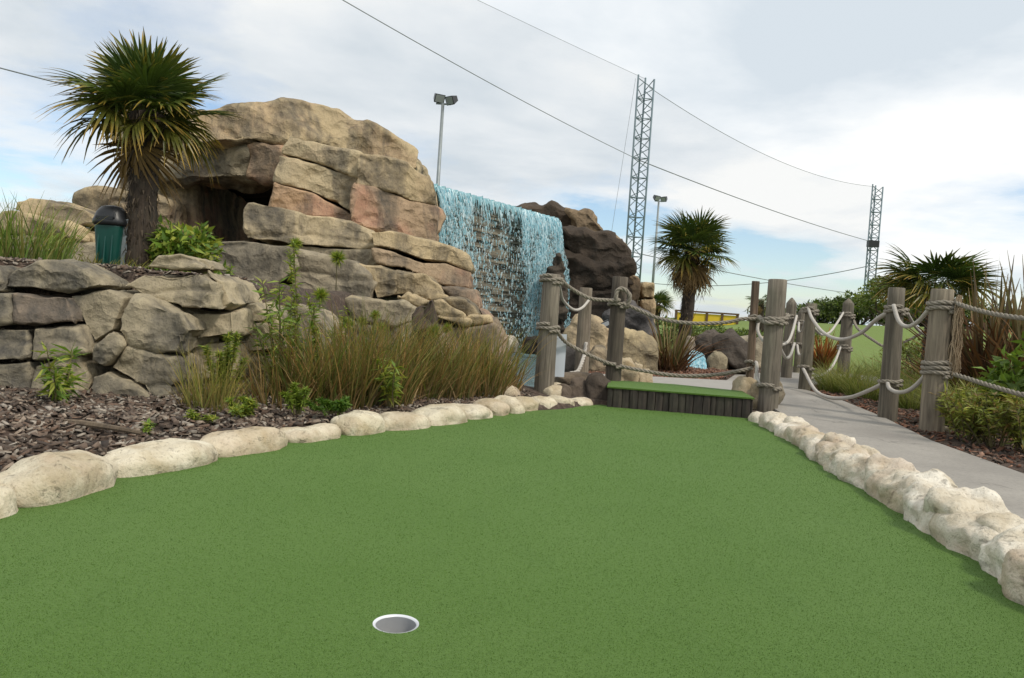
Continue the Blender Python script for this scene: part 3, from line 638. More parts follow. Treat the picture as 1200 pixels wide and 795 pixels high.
# finish queued rocks
dg = bpy.context.evaluated_depsgraph_get()
for tmp, name, parent, col, mat, facet, amp, na, seed, kind in QUEUE:
    me = bpy.data.meshes.new_from_object(tmp.evaluated_get(dg)); me.name = name
    n = len(me.vertices); co = np.empty(n * 3, np.float32); me.vertices.foreach_get('co', co); co = co.reshape(-1, 3).astype(float)
    nr = np.empty(n * 3, np.float32); me.vertices.foreach_get('normal', nr); nr = nr.reshape(-1, 3)
    g = np.random.default_rng(seed); warp = co + .35 * facet * np.stack([fbm(co / facet, 2, seed + k * 5) for k in range(3)], -1)
    d = cell(warp, facet, g, (1.25, 1.25, .8)); d2 = cell(warp, facet * .42, g)
    # bedding cracks: thin warped grooves across the face
    zz = co[:, 2] + .25 * facet * fbm(co / facet * .8 + 3.1 * seed, 3, seed + 40) + .12 * co[:, 0] * (g.random() - .5)
    per = facet * (.75 + .5 * g.random()); ph = np.abs((zz / per + g.random()) % 1 - .5) * per; gw = .018 if facet < .4 else .035
    mask = sstep(vnoise(co / facet * .8 + 11.7 * seed, seed), .0, .25)
    disp = amp * 1.15 * (np.clip(d, 0, 1.3) ** 2 - .5) + amp * .34 * (np.clip(d2, 0, 1.3) ** 2 - .5) + na * fbm(co / facet * .7 + seed, 5, seed, .55) * .8
    disp = disp - mask * (amp * .55) * np.exp(-(ph / gw) ** 2)
    co = co + nr * disp[:, None]
    me.vertices.foreach_set('co', co.astype(np.float32).ravel()); smooth(me)
    o = link(name, me, M[mat], parent, color=col)
    if kind: o['kind'] = kind
    old = tmp.data; bpy.data.objects.remove(tmp); bpy.data.meshes.remove(old)
QUEUE.clear()

# falling water
def strands(n, top, out, fall, seed, wmul=1., dens=None, s0=0., s1=1., zb=POOL_Z):
    g = np.random.default_rng(seed); V = []; 
    s = s0 + (s1 - s0) * g.random(n * 3)
    pr = dens(s) if dens else np.ones_like(s); s = s[g.random(n * 3) < pr][:n]; n = len(s)
    q = g.random(n) ** .95; drop = q * fall                                 # how far it has fallen
    ln = (.02 + .10 * g.random(n) ** 2) * (1 - .45 * q) * (1 + 1.4 * (q < .10)); wd = (.0035 + .0075 * g.random(n) ** 2) * wmul
    sp = out(s) * np.sqrt(np.clip(q, .0, 1)) + (g.random(n) - .5) * .22 * (.2 + q)
    k = g.random(n)[:, None]; c = np.array([.24, .56, .66]) * (1 - k) + np.array([.80, .92, .95]) * k
    return s, drop, ln, wd, sp, c, g
def water_obj(name, parent, n, seed, dens, wmul=1.):
    out = lambda s: .34 + .16 * s
    s, drop, ln, wd, sp, c, g = strands(n, LIP, out, LIP - POOL_Z, seed, wmul, dens); n = len(s)
    A = np.array(LA); D = np.array(ldir); Nn = np.array(lnor)
    s2 = s + .012 * np.sin(drop * 5 + s * 40)
    def P(dr, off):
        q = np.clip(dr / (LIP - POOL_Z), 0, 1); o_ = (.06 + sp + (np.sqrt(q) - np.sqrt(np.clip(drop / (LIP - POOL_Z), 0, 1))) * .4)
        return A + D * (s2 * llen + off)[:, None] + Nn * o_[:, None] + np.array([0, 0, 1.]) * (LIP + .03 - dr)[:, None]
    tw = (g.random(n) - .5) * .02
    V = np.stack([P(drop, -wd), P(drop, wd), P(drop + ln, wd * .5 + tw), P(drop + ln, -wd * .5 + tw)], 1)
    V[:, :, 2] = np.maximum(V[:, :, 2], POOL_Z + .01)
    # ragged: every strand turns a little out of the curtain
    V[:, 1] += Nn * ((g.random(n) - .5) * .03)[:, None]
    F = np.arange(n * 4).reshape(-1, 4)
    return link(name, np_mesh(name, V.reshape(-1, 3), F, np.repeat(c, 4, 0)), M['spray'], parent)
def dens(s):
    x = np.stack([s * 9, 0 * s, 0 * s], -1); return np.clip(.36 + .42 * vnoise(x, 3) + .25 * vnoise(x * 4, 8) + .28 * (s > .9) + .22 * (s < .15), .06, 1)
wf = water_obj('waterfall', None, 27000, 11, dens); tag(wf, 'pale blue waterfall spilling over the slate wall into the pool', 'waterfall', kind='stuff')
# lip sheet: smooth water bending over the edge
V = []; F = []; cc = []; nS, nR = 160, 7
for i in range(nS):
    s = -.02 + 1.04 * i / (nS - 1)
    for j in range(nR):
        a = j / (nR - 1); ln_ = (.16 + .10 * math.sin(i * .9) + .08 * math.sin(i * 2.3)) 
        off = -.9 + .95 * min(1, a * 1.6) + (.10 * max(0, a - .55)); zz = LIP + .045 - max(0, a - .55) ** 1.6 * ln_ * 3
        p = LA + ldir * (s * llen) + lnor * off + Vector((0, 0, zz)); V.append(p[:]); k = .5 + .5 * math.sin(i * 1.7 + j); cc.append((.22 + .2 * k, .50 + .15 * k, .58 + .12 * k))
for i in range(nS - 1):
    for j in range(nR - 1): F.append((i * nR + j, i * nR + j + 1, (i + 1) * nR + j + 1, (i + 1) * nR + j))
o = link('stream_water', np_mesh('stream_water', V, F, np.array(cc), sm=True), M['spray']); tag(o, 'sheet of pale blue water pouring over the waterfall lip', 'water', kind='structure')

# ================================================================== KERB STONES
ke = thing('stone_edging', 'row of separate cream stones edging the green along the bark bed', 'stone edging', (KL[4].x, KL[4].y, 0))
def kerb_run(parent, px, hts, deps, cols, side, seed0, jut=1.06, **kw):
    for i in range(len(px) - 1):
        a, b = gr(*px[i]), gr(*px[i + 1]); d = b - a; ln = d.length; ang = math.atan2(d.y, d.x)
        nrm = Vector((-d.y, d.x, 0)).normalized() * side; w = deps[i % len(deps)]; c = (a + b) / 2 + nrm * (w * .40)
        h = hts[i % len(hts)]
        blob('stone', (c.x, c.y, -.035), (ln * jut, w, h * 1.35), parent, cols[i % len(cols)], ang, seed=seed0 + i, **kw)
KL_ST = [(-150, 642), (-50, 616), (36, 597), (148, 562), (263, 538), (346, 521), (407, 511), (456, 506), (510, 500), (550, 493), (582, 488), (600, 485), (618, 483), (635, 480), (655, 478), (676, 476), (696, 474)]
CRM = [(.60, .55, .42), (.63, .575, .45), (.58, .53, .41), (.64, .59, .47), (.57, .50, .38), (.61, .555, .43)]
kerb_run(ke, KL_ST, [.13, .145, .15, .125, .12, .105, .13, .13, .13, .13, .125, .13, .12, .12, .12, .08], [.30, .34, .30, .28, .24, .26, .27, .26], CRM, 1, 20, 1.01, sub=5, facet=.20, amp=.026, na=.012, pw=2.9, pink=.25)
blob('stone', (gr(590, 474).x, gr(590, 474).y + .18, 0), (.26, .22, .17), ke, CRM[4], .5, seed=61, pink=.4)
blob('stone', (gr(648, 470).x, gr(648, 470).y + .14, 0), (.24, .2, .18), ke, CRM[2], .9, seed=62, pink=.2)

kr = thing('stone_kerb', 'continuous knobbly whitewashed stone kerb between the green and the concrete path', 'stone kerb', (KR[5].x, KR[5].y, 0))
KR_ST = [(880, 492), (893, 498), (912, 510), (935, 524), (958, 541), (985, 560), (1018, 576), (1055, 600), (1098, 631), (1142, 659), (1180, 686), (1236, 730), (1310, 800)]
WHT = [(.66, .62, .53), (.70, .66, .57), (.64, .59, .49), (.69, .655, .57)]
kerb_run(kr, KR_ST, [.10, .12, .13, .125, .15, .16, .155, .165, .165, .16, .16, .16], [.23, .25, .24, .22], WHT, 1, 80, 1.55, sub=5, facet=.19, amp=.05, na=.022, pw=2.7, pink=.35)
for i, (px, py, w, h) in enumerate([(924, 508, .2, .15), (972, 541, .2, .20), (1000, 553, .2, .2), (1036, 575, .24, .19), (1076, 600, .26, .2), (1120, 628, .26, .22), (1165, 655, .24, .2)]):
    p = gr(px, py); blob('stone', (p.x + .06, p.y + .05, 0), (w, w * .9, h), kr, WHT[i % 4], i * .7, sub=4, seed=140 + i, facet=.10, amp=.035, na=.02, pw=2.4, pink=.4)

# ================================================================== TEE
T0, T1 = gr(711, 477), gr(881, 491); td = (T1 - T0); tl = td.length; tdir = td.normalized(); tn = Vector((-tdir.y, tdir.x, 0)); TH = .172
tee = thing('tee_platform', 'raised tee platform with green turf top and dark grooved timber front', 'tee platform', T0 + td / 2)
g = random.Random(3); rz = Matrix((tdir, tn, Vector((0, 0, 1)))).transposed()
s = 0; k = 0
while s < tl - .01:
    w = min(g.uniform(.03, .08), tl - s); d = g.uniform(.036, .05); mb = MB()
    c0 = T0 + tdir * (s + w / 2) + tn * (.05 - d / 2)
    # rounded log stave
    n = 6; prof = [(-w / 2, -d * .68), (-w * .42, -d * .9), (g.uniform(-.2, .2) * w, -d), (w * .42, -d * .9), (w / 2, -d * .68)]
    vs = []; zt = TH - .014 + g.uniform(-.004, .0)
    for zz in (-.05, .05 + g.uniform(-.02, .02), .1, zt):
        jx = g.uniform(-.004, .004)
        for a, b in prof: vs.append(T0 + tdir * (s + w / 2 + a + jx * (0 if abs(a) == w / 2 else 1)) + tn * (b + .05) + Vector((0, 0, zz)))
    fs = [(i * 5 + j, i * 5 + j + 1, (i + 1) * 5 + j + 1, (i + 1) * 5 + j) for i in range(3) for j in range(4)] + [(15, 16, 17, 18, 19)]
    mb.add(vs, fs); o = mb.build('stave', M['board'], tee); v = g.uniform(.6, 1.1); o.color = (v, v, v, 1); s += w
mb = MB(); mb.box(T0 + td / 2 + tn * .42 + Vector((0, 0, .055)), (tl - .01, .72, .21), rz); mb.build('platform_base', M['board'], tee)
B0, B1 = gr(735, 447, TH), gr(838, 455, TH)
poly = [T0 + tn * .0 - tdir * .01, T1 + tdir * .01, T1 + tn * .62 + tdir * .0, T0 + td * .5 + tn * .80, T0 + tn * .72]
n = len(poly); mb = MB(); vs = [p + Vector((0, 0, TH)) for p in poly] + [p + Vector((0, 0, TH - .012)) for p in poly]
mb.add(vs, [tuple(range(n))] + [(i + n, (i + 1) % n + n, (i + 1) % n, i) for i in range(n)]); mb.build('turf_top', M['turf'], tee)

# ================================================================== BOULDERS
def boulder(x0, x1, yt, yb, Y, col, label, mat='rock', seed=1, d=.9, pink=0, pw=2.8, facet=None, amp=None, sub=4, rot=0, na=.02, tilt=0):
    a, b = at(x0, yb, Y), at(x1, yb, Y); w = (b - a).length; h = (at((x0 + x1) / 2, yt, Y) - at((x0 + x1) / 2, yb, Y)).length
    c = (a + b) / 2; fc = facet or w * .42
    return blob('boulder', (c.x, c.y, c.z - .05), (w * 1.05, w * d, (h + .06) * 1.42), None, col, rot, sub, fc, amp or w * .10, na, mat, pink, seed, pw, label, 'boulder', flat=.4, tilt=tilt)
boulder(664, 708, 375, 440, 9.4, (.42, .34, .23), 'tall tan rounded boulder behind the thin post at the pool', seed=3, pw=3.2)
boulder(700, 722, 388, 432, 9.8, (.40, .32, .22), 'small tan boulder tucked behind the dark stained post', seed=4)
boulder(718, 768, 392, 436, 9.6, (.38, .315, .20), 'broad tan boulder beside the spiky bronze plant', seed=5, pw=2.6)
boulder(690, 712, 410, 436, 9.0, (.33, .27, .19), 'low tan rock on red bark in front of the tall tan boulder', seed=6)
boulder(648, 682, 412, 444, 8.6, (.14, .125, .115), 'grey rock beside the white sign panel', 'darkrock', seed=7)
boulder(738, 752, 430, 450, 7.6, (.44, .37, .26), 'cream stone behind the tee turf edge', 'kerb', seed=8)
boulder(716, 745, 424, 452, 7.45, (.42, .35, .24), 'lumpy cream stone at the foot of the dark stained post', 'kerb', seed=9, amp=.03)
boulder(744, 764, 436, 451, 7.5, (.45, .38, .27), 'small cream stone lying at the back of the tee turf', 'kerb', seed=10)
boulder(612, 642, 397, 412, 12.0, (.035, .03, .028), 'flat black rock in the pool below the waterfall', 'darkrock', seed=11, d=.6)
boulder(590, 606, 396, 410, 10.5, (.45, .42, .36), 'small pale wet stone at the waterfall foot', seed=12)
boulder(642, 668, 452, 476, 6.75, (.125, .10, .08), 'brown rock at the foot of the roped post with the sign panel', 'darkrock', seed=13, pw=2.3, amp=.015)
boulder(662, 690, 447, 474, 6.9, (.115, .092, .075), 'round brown rock between sign post and tee', 'darkrock', seed=14, pw=2.2, amp=.015)
boulder(685, 716, 443, 478, 6.85, (.085, .068, .056), 'dark brown rock against the left end of the tee', 'darkrock', seed=15, pw=2.3, amp=.02)
boulder(645, 700, 440, 462, 7.25, (.16, .13, .10), 'long brown rock behind the brown boulders by the tee', 'darkrock', seed=16, pw=2.4, amp=.02, d=.5)
boulder(858, 886, 446, 470, 7.0, (.42, .36, .26), 'tan rock behind the right end of the tee', 'kerb', seed=17)
boulder(876, 898, 452, 492, 6.75, (.36, .30, .21), 'tan rock wedged between the tee and the thick post', 'kerb', seed=18, amp=.03)
boulder(893, 912, 440, 488, 7.0, (.30, .27, .21), 'lichen grey rock behind the thick post at the kerb', 'kerb', seed=19)
# cascade rocks on the far side of the bed
boulder(812, 850, 394, 430, 11.5, (.10, .085, .075), 'dark humped rock above the small blue cascade', 'darkrock', seed=21, pw=2.4, amp=.10, tilt=-.1)
boulder(838, 876, 402, 434, 11.2, (.085, .073, .065), 'dark sloping rock running down beside the small cascade', 'darkrock', seed=22, pw=2.6, amp=.09, tilt=-.35)
boulder(795, 822, 398, 432, 12.2, (.24, .20, .16), 'grey brown rock half hidden behind the spiky plant', seed=23)
boulder(828, 850, 418, 438, 11.0, (.25, .22, .16), 'low tan rock beneath the dark cascade rocks', seed=24)
boulder(856, 884, 400, 432, 12.6, (.30, .27, .21), 'pale grey boulder behind the square timber stake', seed=25)
boulder(876, 906, 400, 430, 12.4, (.33, .29, .22), 'pale boulder in front of the hedge beside the stake', seed=26)
boulder(1075, 1118, 502, 524, 5.85, (.30, .26, .20), 'flat tan rock at the foot of the frayed rope post', 'kerb', seed=27, d=.7)

# small cascade water
def cascade():
    g = np.random.default_rng(9); n = 1500; u = g.random(n); v = g.random(n)
    a = np.array(at(812, 411, 11.35)); b = np.array(at(822, 413, 11.25)); c0 = np.array(at(800, 438, 10.75)); c1 = np.array(at(829, 440, 10.65))
    def P(u, v): 
        top = a + (b - a) * u[:, None]; bot = c0 + (c1 - c0) * u[:, None]; p = top + (bot - top) * v[:, None]; p[:, 2] += .05 * np.sin(v * 3.1); return p
    w = .012 + .02 * g.random(n); l = .06 + .1 * g.random(n)
    V = np.stack([P(u - w, v), P(u + w, v), P(u + w, v + l), P(u - w, v + l)], 1); V += (g.random((n, 1, 3)) - .5) * np.array([.02, .06, .03])
    k = g.random(n)[:, None]; c = np.array([.22, .58, .70]) * (1 - k) + np.array([.75, .92, .95]) * k
    return link('cascade_water', np_mesh('cascade_water', V.reshape(-1, 3), np.arange(n * 4).reshape(-1, 4), np.repeat(c, 4, 0)), M['spray'])
tag(cascade(), 'little pale blue cascade beside the spiky bronze plant', 'cascade', kind='stuff')
# driftwood stump in front of the ledges
rk = at(497, 400, 7.3); mb = MB()
g = random.Random(5)
def branchy(pts, rads, n=9, j=.25):
    mb = MB(); mb.tube(pts, rads, n); mb.v = [(x + g.uniform(-1, 1) * rads[0] * j, y + g.uniform(-1, 1) * rads[0] * j, z + g.uniform(-1, 1) * rads[0] * j * .5) for x, y, z in mb.v]; return mb
st = thing('tree_stump', 'jagged dark brown stump standing among the rushes below the ledges', 'stump', (rk.x, rk.y, .1))
o = branchy([at(500, 420, 7.1), at(498, 400, 7.1), at(497, 385, 7.1), at(494, 368, 7.1), at(493, 360, 7.1)], [.16, .15, .14, .10, .04]).build('trunk', M['trunk'], st); o.color = (.7, .6, .55, 1)
o = branchy([at(500, 395, 7.08), at(503, 372, 7.08), at(506, 352, 7.08)], [.11, .08, .02]).build('splinter', M['trunk'], st); o.color = (.6, .52, .48, 1)

# ================================================================== FENCES
g = random.Random(8)
def post_mesh(base, h, r, style, seed):
    gg = random.Random(seed); n = 18 if style != 'square' else 12; rows = []
    zs = [-.12, 0, .15, .3, .45, .6, .75, .9, 1.0]
    pts = []; fs = []
    ph = [gg.uniform(0, 6.28) for _ in range(4)]; bx, by = gg.uniform(-.012, .012), gg.uniform(-.012, .012)
    prof = [(z * h if z > 0 else z, 1 + .08 * (1 - max(z, 0))) for z in zs]
    if style == 'pointed': prof = prof[:-1] + [(h * .93, 1.0), (h * .97, .55), (h, .12)]
    else: prof += [(h + .004, .90)]
    for z, k in prof:
        for i in range(n):
            a = 2 * math.pi * i / n; rr = r * k * (1 + .035 * math.sin(2 * a + ph[0] + z * 2) + .025 * math.sin(5 * a + ph[1]) + .02 * math.sin(3 * z + ph[2]))
            if style == 'square': rr *= 1 / max(abs(math.cos(a)), abs(math.sin(a))) * .95
            pts.append((base.x + bx * z / h + rr * math.cos(a), base.y + by * z / h + rr * math.sin(a), base.z + z))
    m = len(prof)
    fs = [(i * n + k, i * n + (k + 1) % n, (i + 1) * n + (k + 1) % n, (i + 1) * n + k) for i in range(m - 1) for k in range(n)] + [tuple(range((m - 1) * n, m * n))]
    mb = MB(); mb.add(pts, fs); return mb
POSTS = {}
def post(key, parent, top, base, wpx, Y, style='round', tint=(1, 1, 1)):
    b = at(base[0], base[1], Y); t = at(top[0], top[1], Y); h = t.z - b.z; r = wpx / 2 * Y / F_PX
    o = post_mesh(b, h, r, style, len(POSTS) + 3).build('post', M['post'], parent, style != 'square'); o.color = tuple(tint) + (1,)
    me = o.data
    if style != 'square':
        for p in me.polygons:
            if len(p.vertices) > 4: p.use_smooth = False
    POSTS[key] = (b, h, r, o); return o
def spline(pts, n):
    pts = [Vector(p) for p in pts]; P = [pts[0] * 2 - pts[1]] + pts + [pts[-1] * 2 - pts[-2]]; out = []
    for i in range(1, len(P) - 2):
        for k in range(n):
            t = k / n; a, b, c, d = P[i - 1:i + 3]
            out.append(.5 * ((2 * b) + (c - a) * t + (2 * a - 5 * b + 4 * c - d) * t * t + (3 * b - a - 3 * c + d) * t ** 3))
    return out + [pts[-1]]
def rope_mesh(pts, r, twist=True, step=.012, hang=True):
    c = spline(pts, 24); 
    # resample
    L_ = [0]
    for a, b in zip(c, c[1:]): L_.append(L_[-1] + (b - a).length)
    n = max(6, int(L_[-1] / step)); res = []; j = 0
    for i in range(n + 1):
        d = L_[-1] * i / n
        while j < len(c) - 2 and L_[j + 1] < d: j += 1
        res.append(c[j].lerp(c[j + 1], (d - L_[j]) / max(1e-9, L_[j + 1] - L_[j])))
    mb = MB()
    if not twist: mb.tube(res, r, 8); return mb
    frames = []; prev = None
    for i, p in enumerate(res):
        t = (res[min(i + 1, n)] - res[max(i - 1, 0)]).normalized()
        if prev is None:
            a = Vector((0, 0, 1)) if abs(t.z) < .9 else Vector((1, 0, 0)); nn = t.cross(a).normalized()
        else: nn = (prev - t * prev.dot(t)).normalized()
        prev = nn; frames.append((nn, t.cross(nn)))
    for s in range(3):
        q = []
        for i, p in enumerate(res):
            an = 2 * math.pi * (s / 3 + (L_[-1] * i / n) / (r * 7.5)); q.append(p + (frames[i][0] * math.cos(an) + frames[i][1] * math.sin(an)) * r * .52)
        mb.tube(q, r * .56, 6)
    return mb
def rope(parent, pts, r=.017, twist=True, mat=None, name='rope'): return rope_mesh(pts, r, twist, .012 if twist else .03).build(name, M[mat or ('rope' if twist else 'whiterope')], parent, True)
def lashing(key, py, turns=2, r=.016, mat='rope', twist=True):
    b, h, rr, o = POSTS[key]; z = py; R_ = rr * 1.04 + r * .8; pts = []
    n = int(turns * 14)
    for i in range(n + 1):
        a = 2 * math.pi * i / 14; pts.append(Vector((b.x + R_ * math.cos(a - 1.5), b.y + R_ * math.sin(a - 1.5), z + (i / 14 - turns / 2) * r * 2.05 + .004 * math.sin(i * 1.7))))
    me = rope_mesh(pts, r, twist, .012 if twist else .02); return me.build('rope_lashing', M[mat], o, True)
def zat(key, py, px=None):
    b, h, r, o = POSTS[key]; p = at(px or 0, py, b.y)
    # pixel row of the post -> height on the post (post stands upright at b)
    lo, hi = b.z - .2, b.z + h + .2
    def row(z):
        v = Vector((b.x, b.y, z)) - CAM; return 397.5 - F_PX * v.dot(up) / v.dot(fw)
    for _ in range(40):
        m = (lo + hi) / 2
        if row(m) > py: lo = m
        else: hi = m
    return (lo + hi) / 2
def pk(key, py, side=0, front=0):                      # a point on the surface of a post at photo row py
    b, h, r, o = POSTS[key]; return Vector((b.x + side * r, b.y - front * r, zat(key, py)))

f1 = thing('rope_fence', 'rope fence of four weathered posts between the pool and the tee', 'rope fence', tuple(gr(720, 455, .1)))
post('a', f1, (645, 322), (637, 462), 21, 6.75); post('b', f1, (688, 338), (681, 438), 15, 8.4, tint=(1.05, 1, .95))
post('c', f1, (724, 325), (717, 462), 18, 7.1, tint=(.55, .52, .5)); post('d', f1, (883, 330), (877, 464), 8.5, 7.0, 'square', (.75, .6, .52))
f2 = thing('rope_post', 'thick weathered timber post with knotted rope standing on the white kerb', 'fence post', tuple(gr(899, 488)))
post('e', f2, (908, 328), (899, 487), 21, 6.62)
lashing('a', zat('a', 328), 2); lashing('a', zat('a', 384), 2); lashing('c', zat('c', 356), 2); lashing('c', zat('c', 428), 1); lashing('d', zat('d', 374), 2, .014); lashing('d', zat('d', 425), 1, .014)
lashing('e', zat('e', 375), 1.6, .02); lashing('e', zat('e', 453), 1, .017)
rope(f1, [pk('a', 327, .8, .9), at(672, 340, 6.85), at(692, 350, 6.9), at(712, 352, 7.0), pk('c', 353, 0, 1.2)])
rope(f1, [pk('c', 355, .4, 1.2), at(745, 362, 7.05), at(775, 374, 6.98), at(812, 379, 6.9), at(850, 378, 6.9), at(870, 374, 6.92), pk('d', 374, 0, 1.5)])
rope(f1, [pk('a', 386, .8, .9), at(664, 402, 6.85), at(690, 416, 6.9), at(708, 424, 7.0), pk('c', 427, 0, 1.2)])
rope(f1, [pk('c', 428, .6, 1.0), at(750, 434, 7.0), at(790, 440, 6.95), at(830, 440, 6.9), at(860, 436, 6.9), pk('d', 431, 0, 1.5)])
rope(f1, [pk('a', 334, .9, .6), at(660, 352, 7.3), at(672, 363, 7.7), at(682, 361, 8.1), pk('b', 351, .4, 1.2)], .014, False)
rope(f1, [pk('b', 401, .3, 1), at(685, 415, 8.3), at(680, 430, 8.1), at(676, 436, 8.0), at(668, 438, 7.95), at(660, 441, 7.85), at(648, 442, 7.7)], .02, True, 'whiterope', name='rope_end')
# knot loop on the dark post
rope(f1, [pk('c', 356, .6, 1.2), at(735, 358, 7.02), at(738, 347, 7.0), at(731, 339, 7.0), at(724, 340, 7.0), at(722, 348, 7.0), pk('c', 354, -.3, 1.4)], .02)
rope(f2, [pk('d', 374, 1, 1.2), at(890, 372, 6.8), at(898, 378, 6.55), pk('e', 377, 0, 1.25), pk('e', 371, 1.1, .8), pk('e', 368, 1.3, 0)], .02)
rope(f2, [pk('d', 424, 1, 1), at(887, 428, 6.8), at(888, 445, 6.7), pk('e', 452, -.6, 1.1)], .015, False)
rope(f2, [pk('d', 378, .8, 1), at(888, 388, 6.9), at(893, 398, 6.8), at(898, 402, 6.75)], .014, False)

f3 = thing('rope_fence', 'pale rope fence of stout round posts along the planted side of the path', 'rope fence', tuple(gr(1090, 521, .05)))
post('k', f3, (1105, 340), (1090, 522), 24, 5.75, tint=(1.12, 1.08, 1.02)); post('j', f3, (1050, 338), (1039, 500), 19, 6.45, tint=(.72, .72, .7)); post('h', f3, (948, 356), (942, 461), 13, 9.0, tint=(.8, .82, .75))
post('i', f3, (994, 350), (988, 432), 12.5, 13.0, 'pointed', (.85, .85, .82))
post('l', f3, (1262, 352), (1248, 560), 30, 4.7, tint=(.9, .88, .84)); lashing('l', zat('l', 376), 2, .017); lashing('l', zat('l', 470), 2, .017)
lashing('k', zat('k', 359), 2.6, .017, 'rope'); lashing('k', zat('k', 432), 3.4, .017, 'rope'); lashing('j', zat('j', 364), 2, .016); lashing('j', zat('j', 448), 1.4, .016)
lashing('h', zat('h', 365), 2, .018); lashing('h', zat('h', 431), 1, .018); lashing('i', zat('i', 370), 2, .02); lashing('i', zat('i', 408), 2, .02)
RW = .0165
rope(f3, [pk('k', 358, -1, .5), at(1086, 366, 5.9), at(1076, 377, 6.05), at(1063, 383, 6.2), at(1053, 376, 6.3), pk('j', 358, -.9, 1)], RW, False)
rope(f3, [pk('j', 362, -.6, 1), at(1028, 374, 6.8), at(1008, 391, 7.3), at(985, 398, 7.9), at(965, 390, 8.5), at(952, 374, 8.8), pk('h', 361, -.8, .8)], RW * 1.1, False)
rope(f3, [pk('k', 432, -1, .5), at(1080, 445, 5.9), at(1066, 457, 6.05), at(1052, 460, 6.2), at(1042, 455, 6.35), pk('j', 448, -.8, 1)], RW, False)
rope(f3, [pk('j', 447, -.8, .8), at(1020, 457, 6.8), at(995, 466, 7.2), at(972, 466, 7.7), at(955, 457, 8.3), pk('h', 432, -.8, .8)], RW * 1.1, False)
rope(f3, [pk('i', 367, -1, .5), at(980, 380, 12.3), at(972, 390, 11.6), at(962, 392, 10.9), pk('h', 384, 1, -.4)], .018, False)
rope(f3, [pk('i', 407, -1, .5), at(979, 423, 12.2), at(972, 434, 11.5), at(963, 440, 10.8), pk('h', 444, 1, -.4)], .018, False)
rope(f3, [pk('i', 375, 1, .5), at(1006, 386, 12.6), at(1022, 398, 12.4), at(1040, 407, 12.2), at(1062, 400, 12), at(1090, 385, 11.8)], .022)
rope(f3, [pk('k', 350, .9, .8), at(1125, 357, 5.6), at(1160, 367, 5.3), at(1200, 373, 5.0), at(1250, 374, 4.7)], .017)
rope(f3, [pk('k', 436, .9, .8), at(1125, 441, 5.6), at(1160, 452, 5.3), at(1200, 463, 5.0), at(1250, 470, 4.7)], .017)
rope(f3, [pk('j', 362, .9, .5), at(1066, 372, 7.2), at(1075, 386, 7.6), at(1088, 395, 8)], .014, False)
# frayed rope end hanging on the nearest post
gg = np.random.default_rng(4); mb = MB(); b, h, r, o = POSTS['k']
z0, z1 = zat('k', 345), zat('k', 440)
for i in range(120):
    a = -.5 + gg.normal() * .25; rr = r * 1.12 + gg.random() * .03; p0 = Vector((b.x + rr * math.cos(a), b.y + rr * math.sin(a) - .02, z0 - gg.random() * .03)); pts = [p0]
    n = 7; zz = z0 + (z1 - z0) * (.75 + .25 * gg.random())
    for k in range(1, n): pts.append(Vector((p0.x + gg.normal() * .008 + (.006 + .004 * k) * math.sin(k * .9 + i * 2.1), p0.y + gg.normal() * .008, z0 + (zz - z0) * k / (n - 1))))
    mb.tube(pts, .0042, 3, cap=False)
mb.build('frayed_rope', rope_mat('frayed_hemp', (.30, .22, .14), (.52, .41, .28)), o, True)

f4 = thing('rope_fence', 'short far rope fence with a pointed post where the path bends', 'rope fence', tuple(at(921, 444, 11.2)))
post('f', f4, (927, 349), (921, 444), 11.5, 11.0, 'pointed', (.8, .8, .78)); post('g', f4, (938, 361), (934, 441), 9, 12.6, 'pointed', (.9, .9, .88))
lashing('f', zat('f', 373), 2, .018); lashing('f', zat('f', 403), 1, .018); lashing('g', zat('g', 379), 2, .018); lashing('g', zat('g', 404), 1, .018)
rope(f4, [pk('f', 370, .8, 1), at(929, 388, 10.4), at(924, 400, 9.6), at(917, 404, 8.8), at(912, 400, 8.0)], .018, False)
rope(f4, [pk('f', 402, .8, 1), at(927, 415, 10.4), at(922, 420, 9.6), at(917, 414, 8.8), at(914, 406, 8.2)], .018, False)
rope(f4, [pk('g', 378, -.9, .8), at(936, 388, 12.2), at(940, 388, 11.9), at(943, 377, 11.6)], .018, False)
rope(f4, [pk('g', 404, -.9, .8), at(936, 415, 12.2), at(940, 415, 11.9), at(943, 403, 11.6)], .018, False)
# sign panel behind the pool post
sp = thing('sign_panel', 'plain pale blue grey panel fixed behind the roped pool post', 'sign panel', tuple(at(646, 442, 6.9)))
a, bq = at(630, 440, 6.9), at(661, 440, 6.9); top = at(647, 391, 6.9).z
mb = MB(); mb.box(((a.x + bq.x) / 2, 6.9, (a.z + top) / 2), (bq.x - a.x, .03, top - a.z)); o = mb.build('panel', M['white'], sp)
mb = MB(); mb.box(((a.x + bq.x) / 2, 6.88, (a.z + top) / 2 - .14), (.04, .02, .30)); mb.build('bracket', M['galv'], sp)

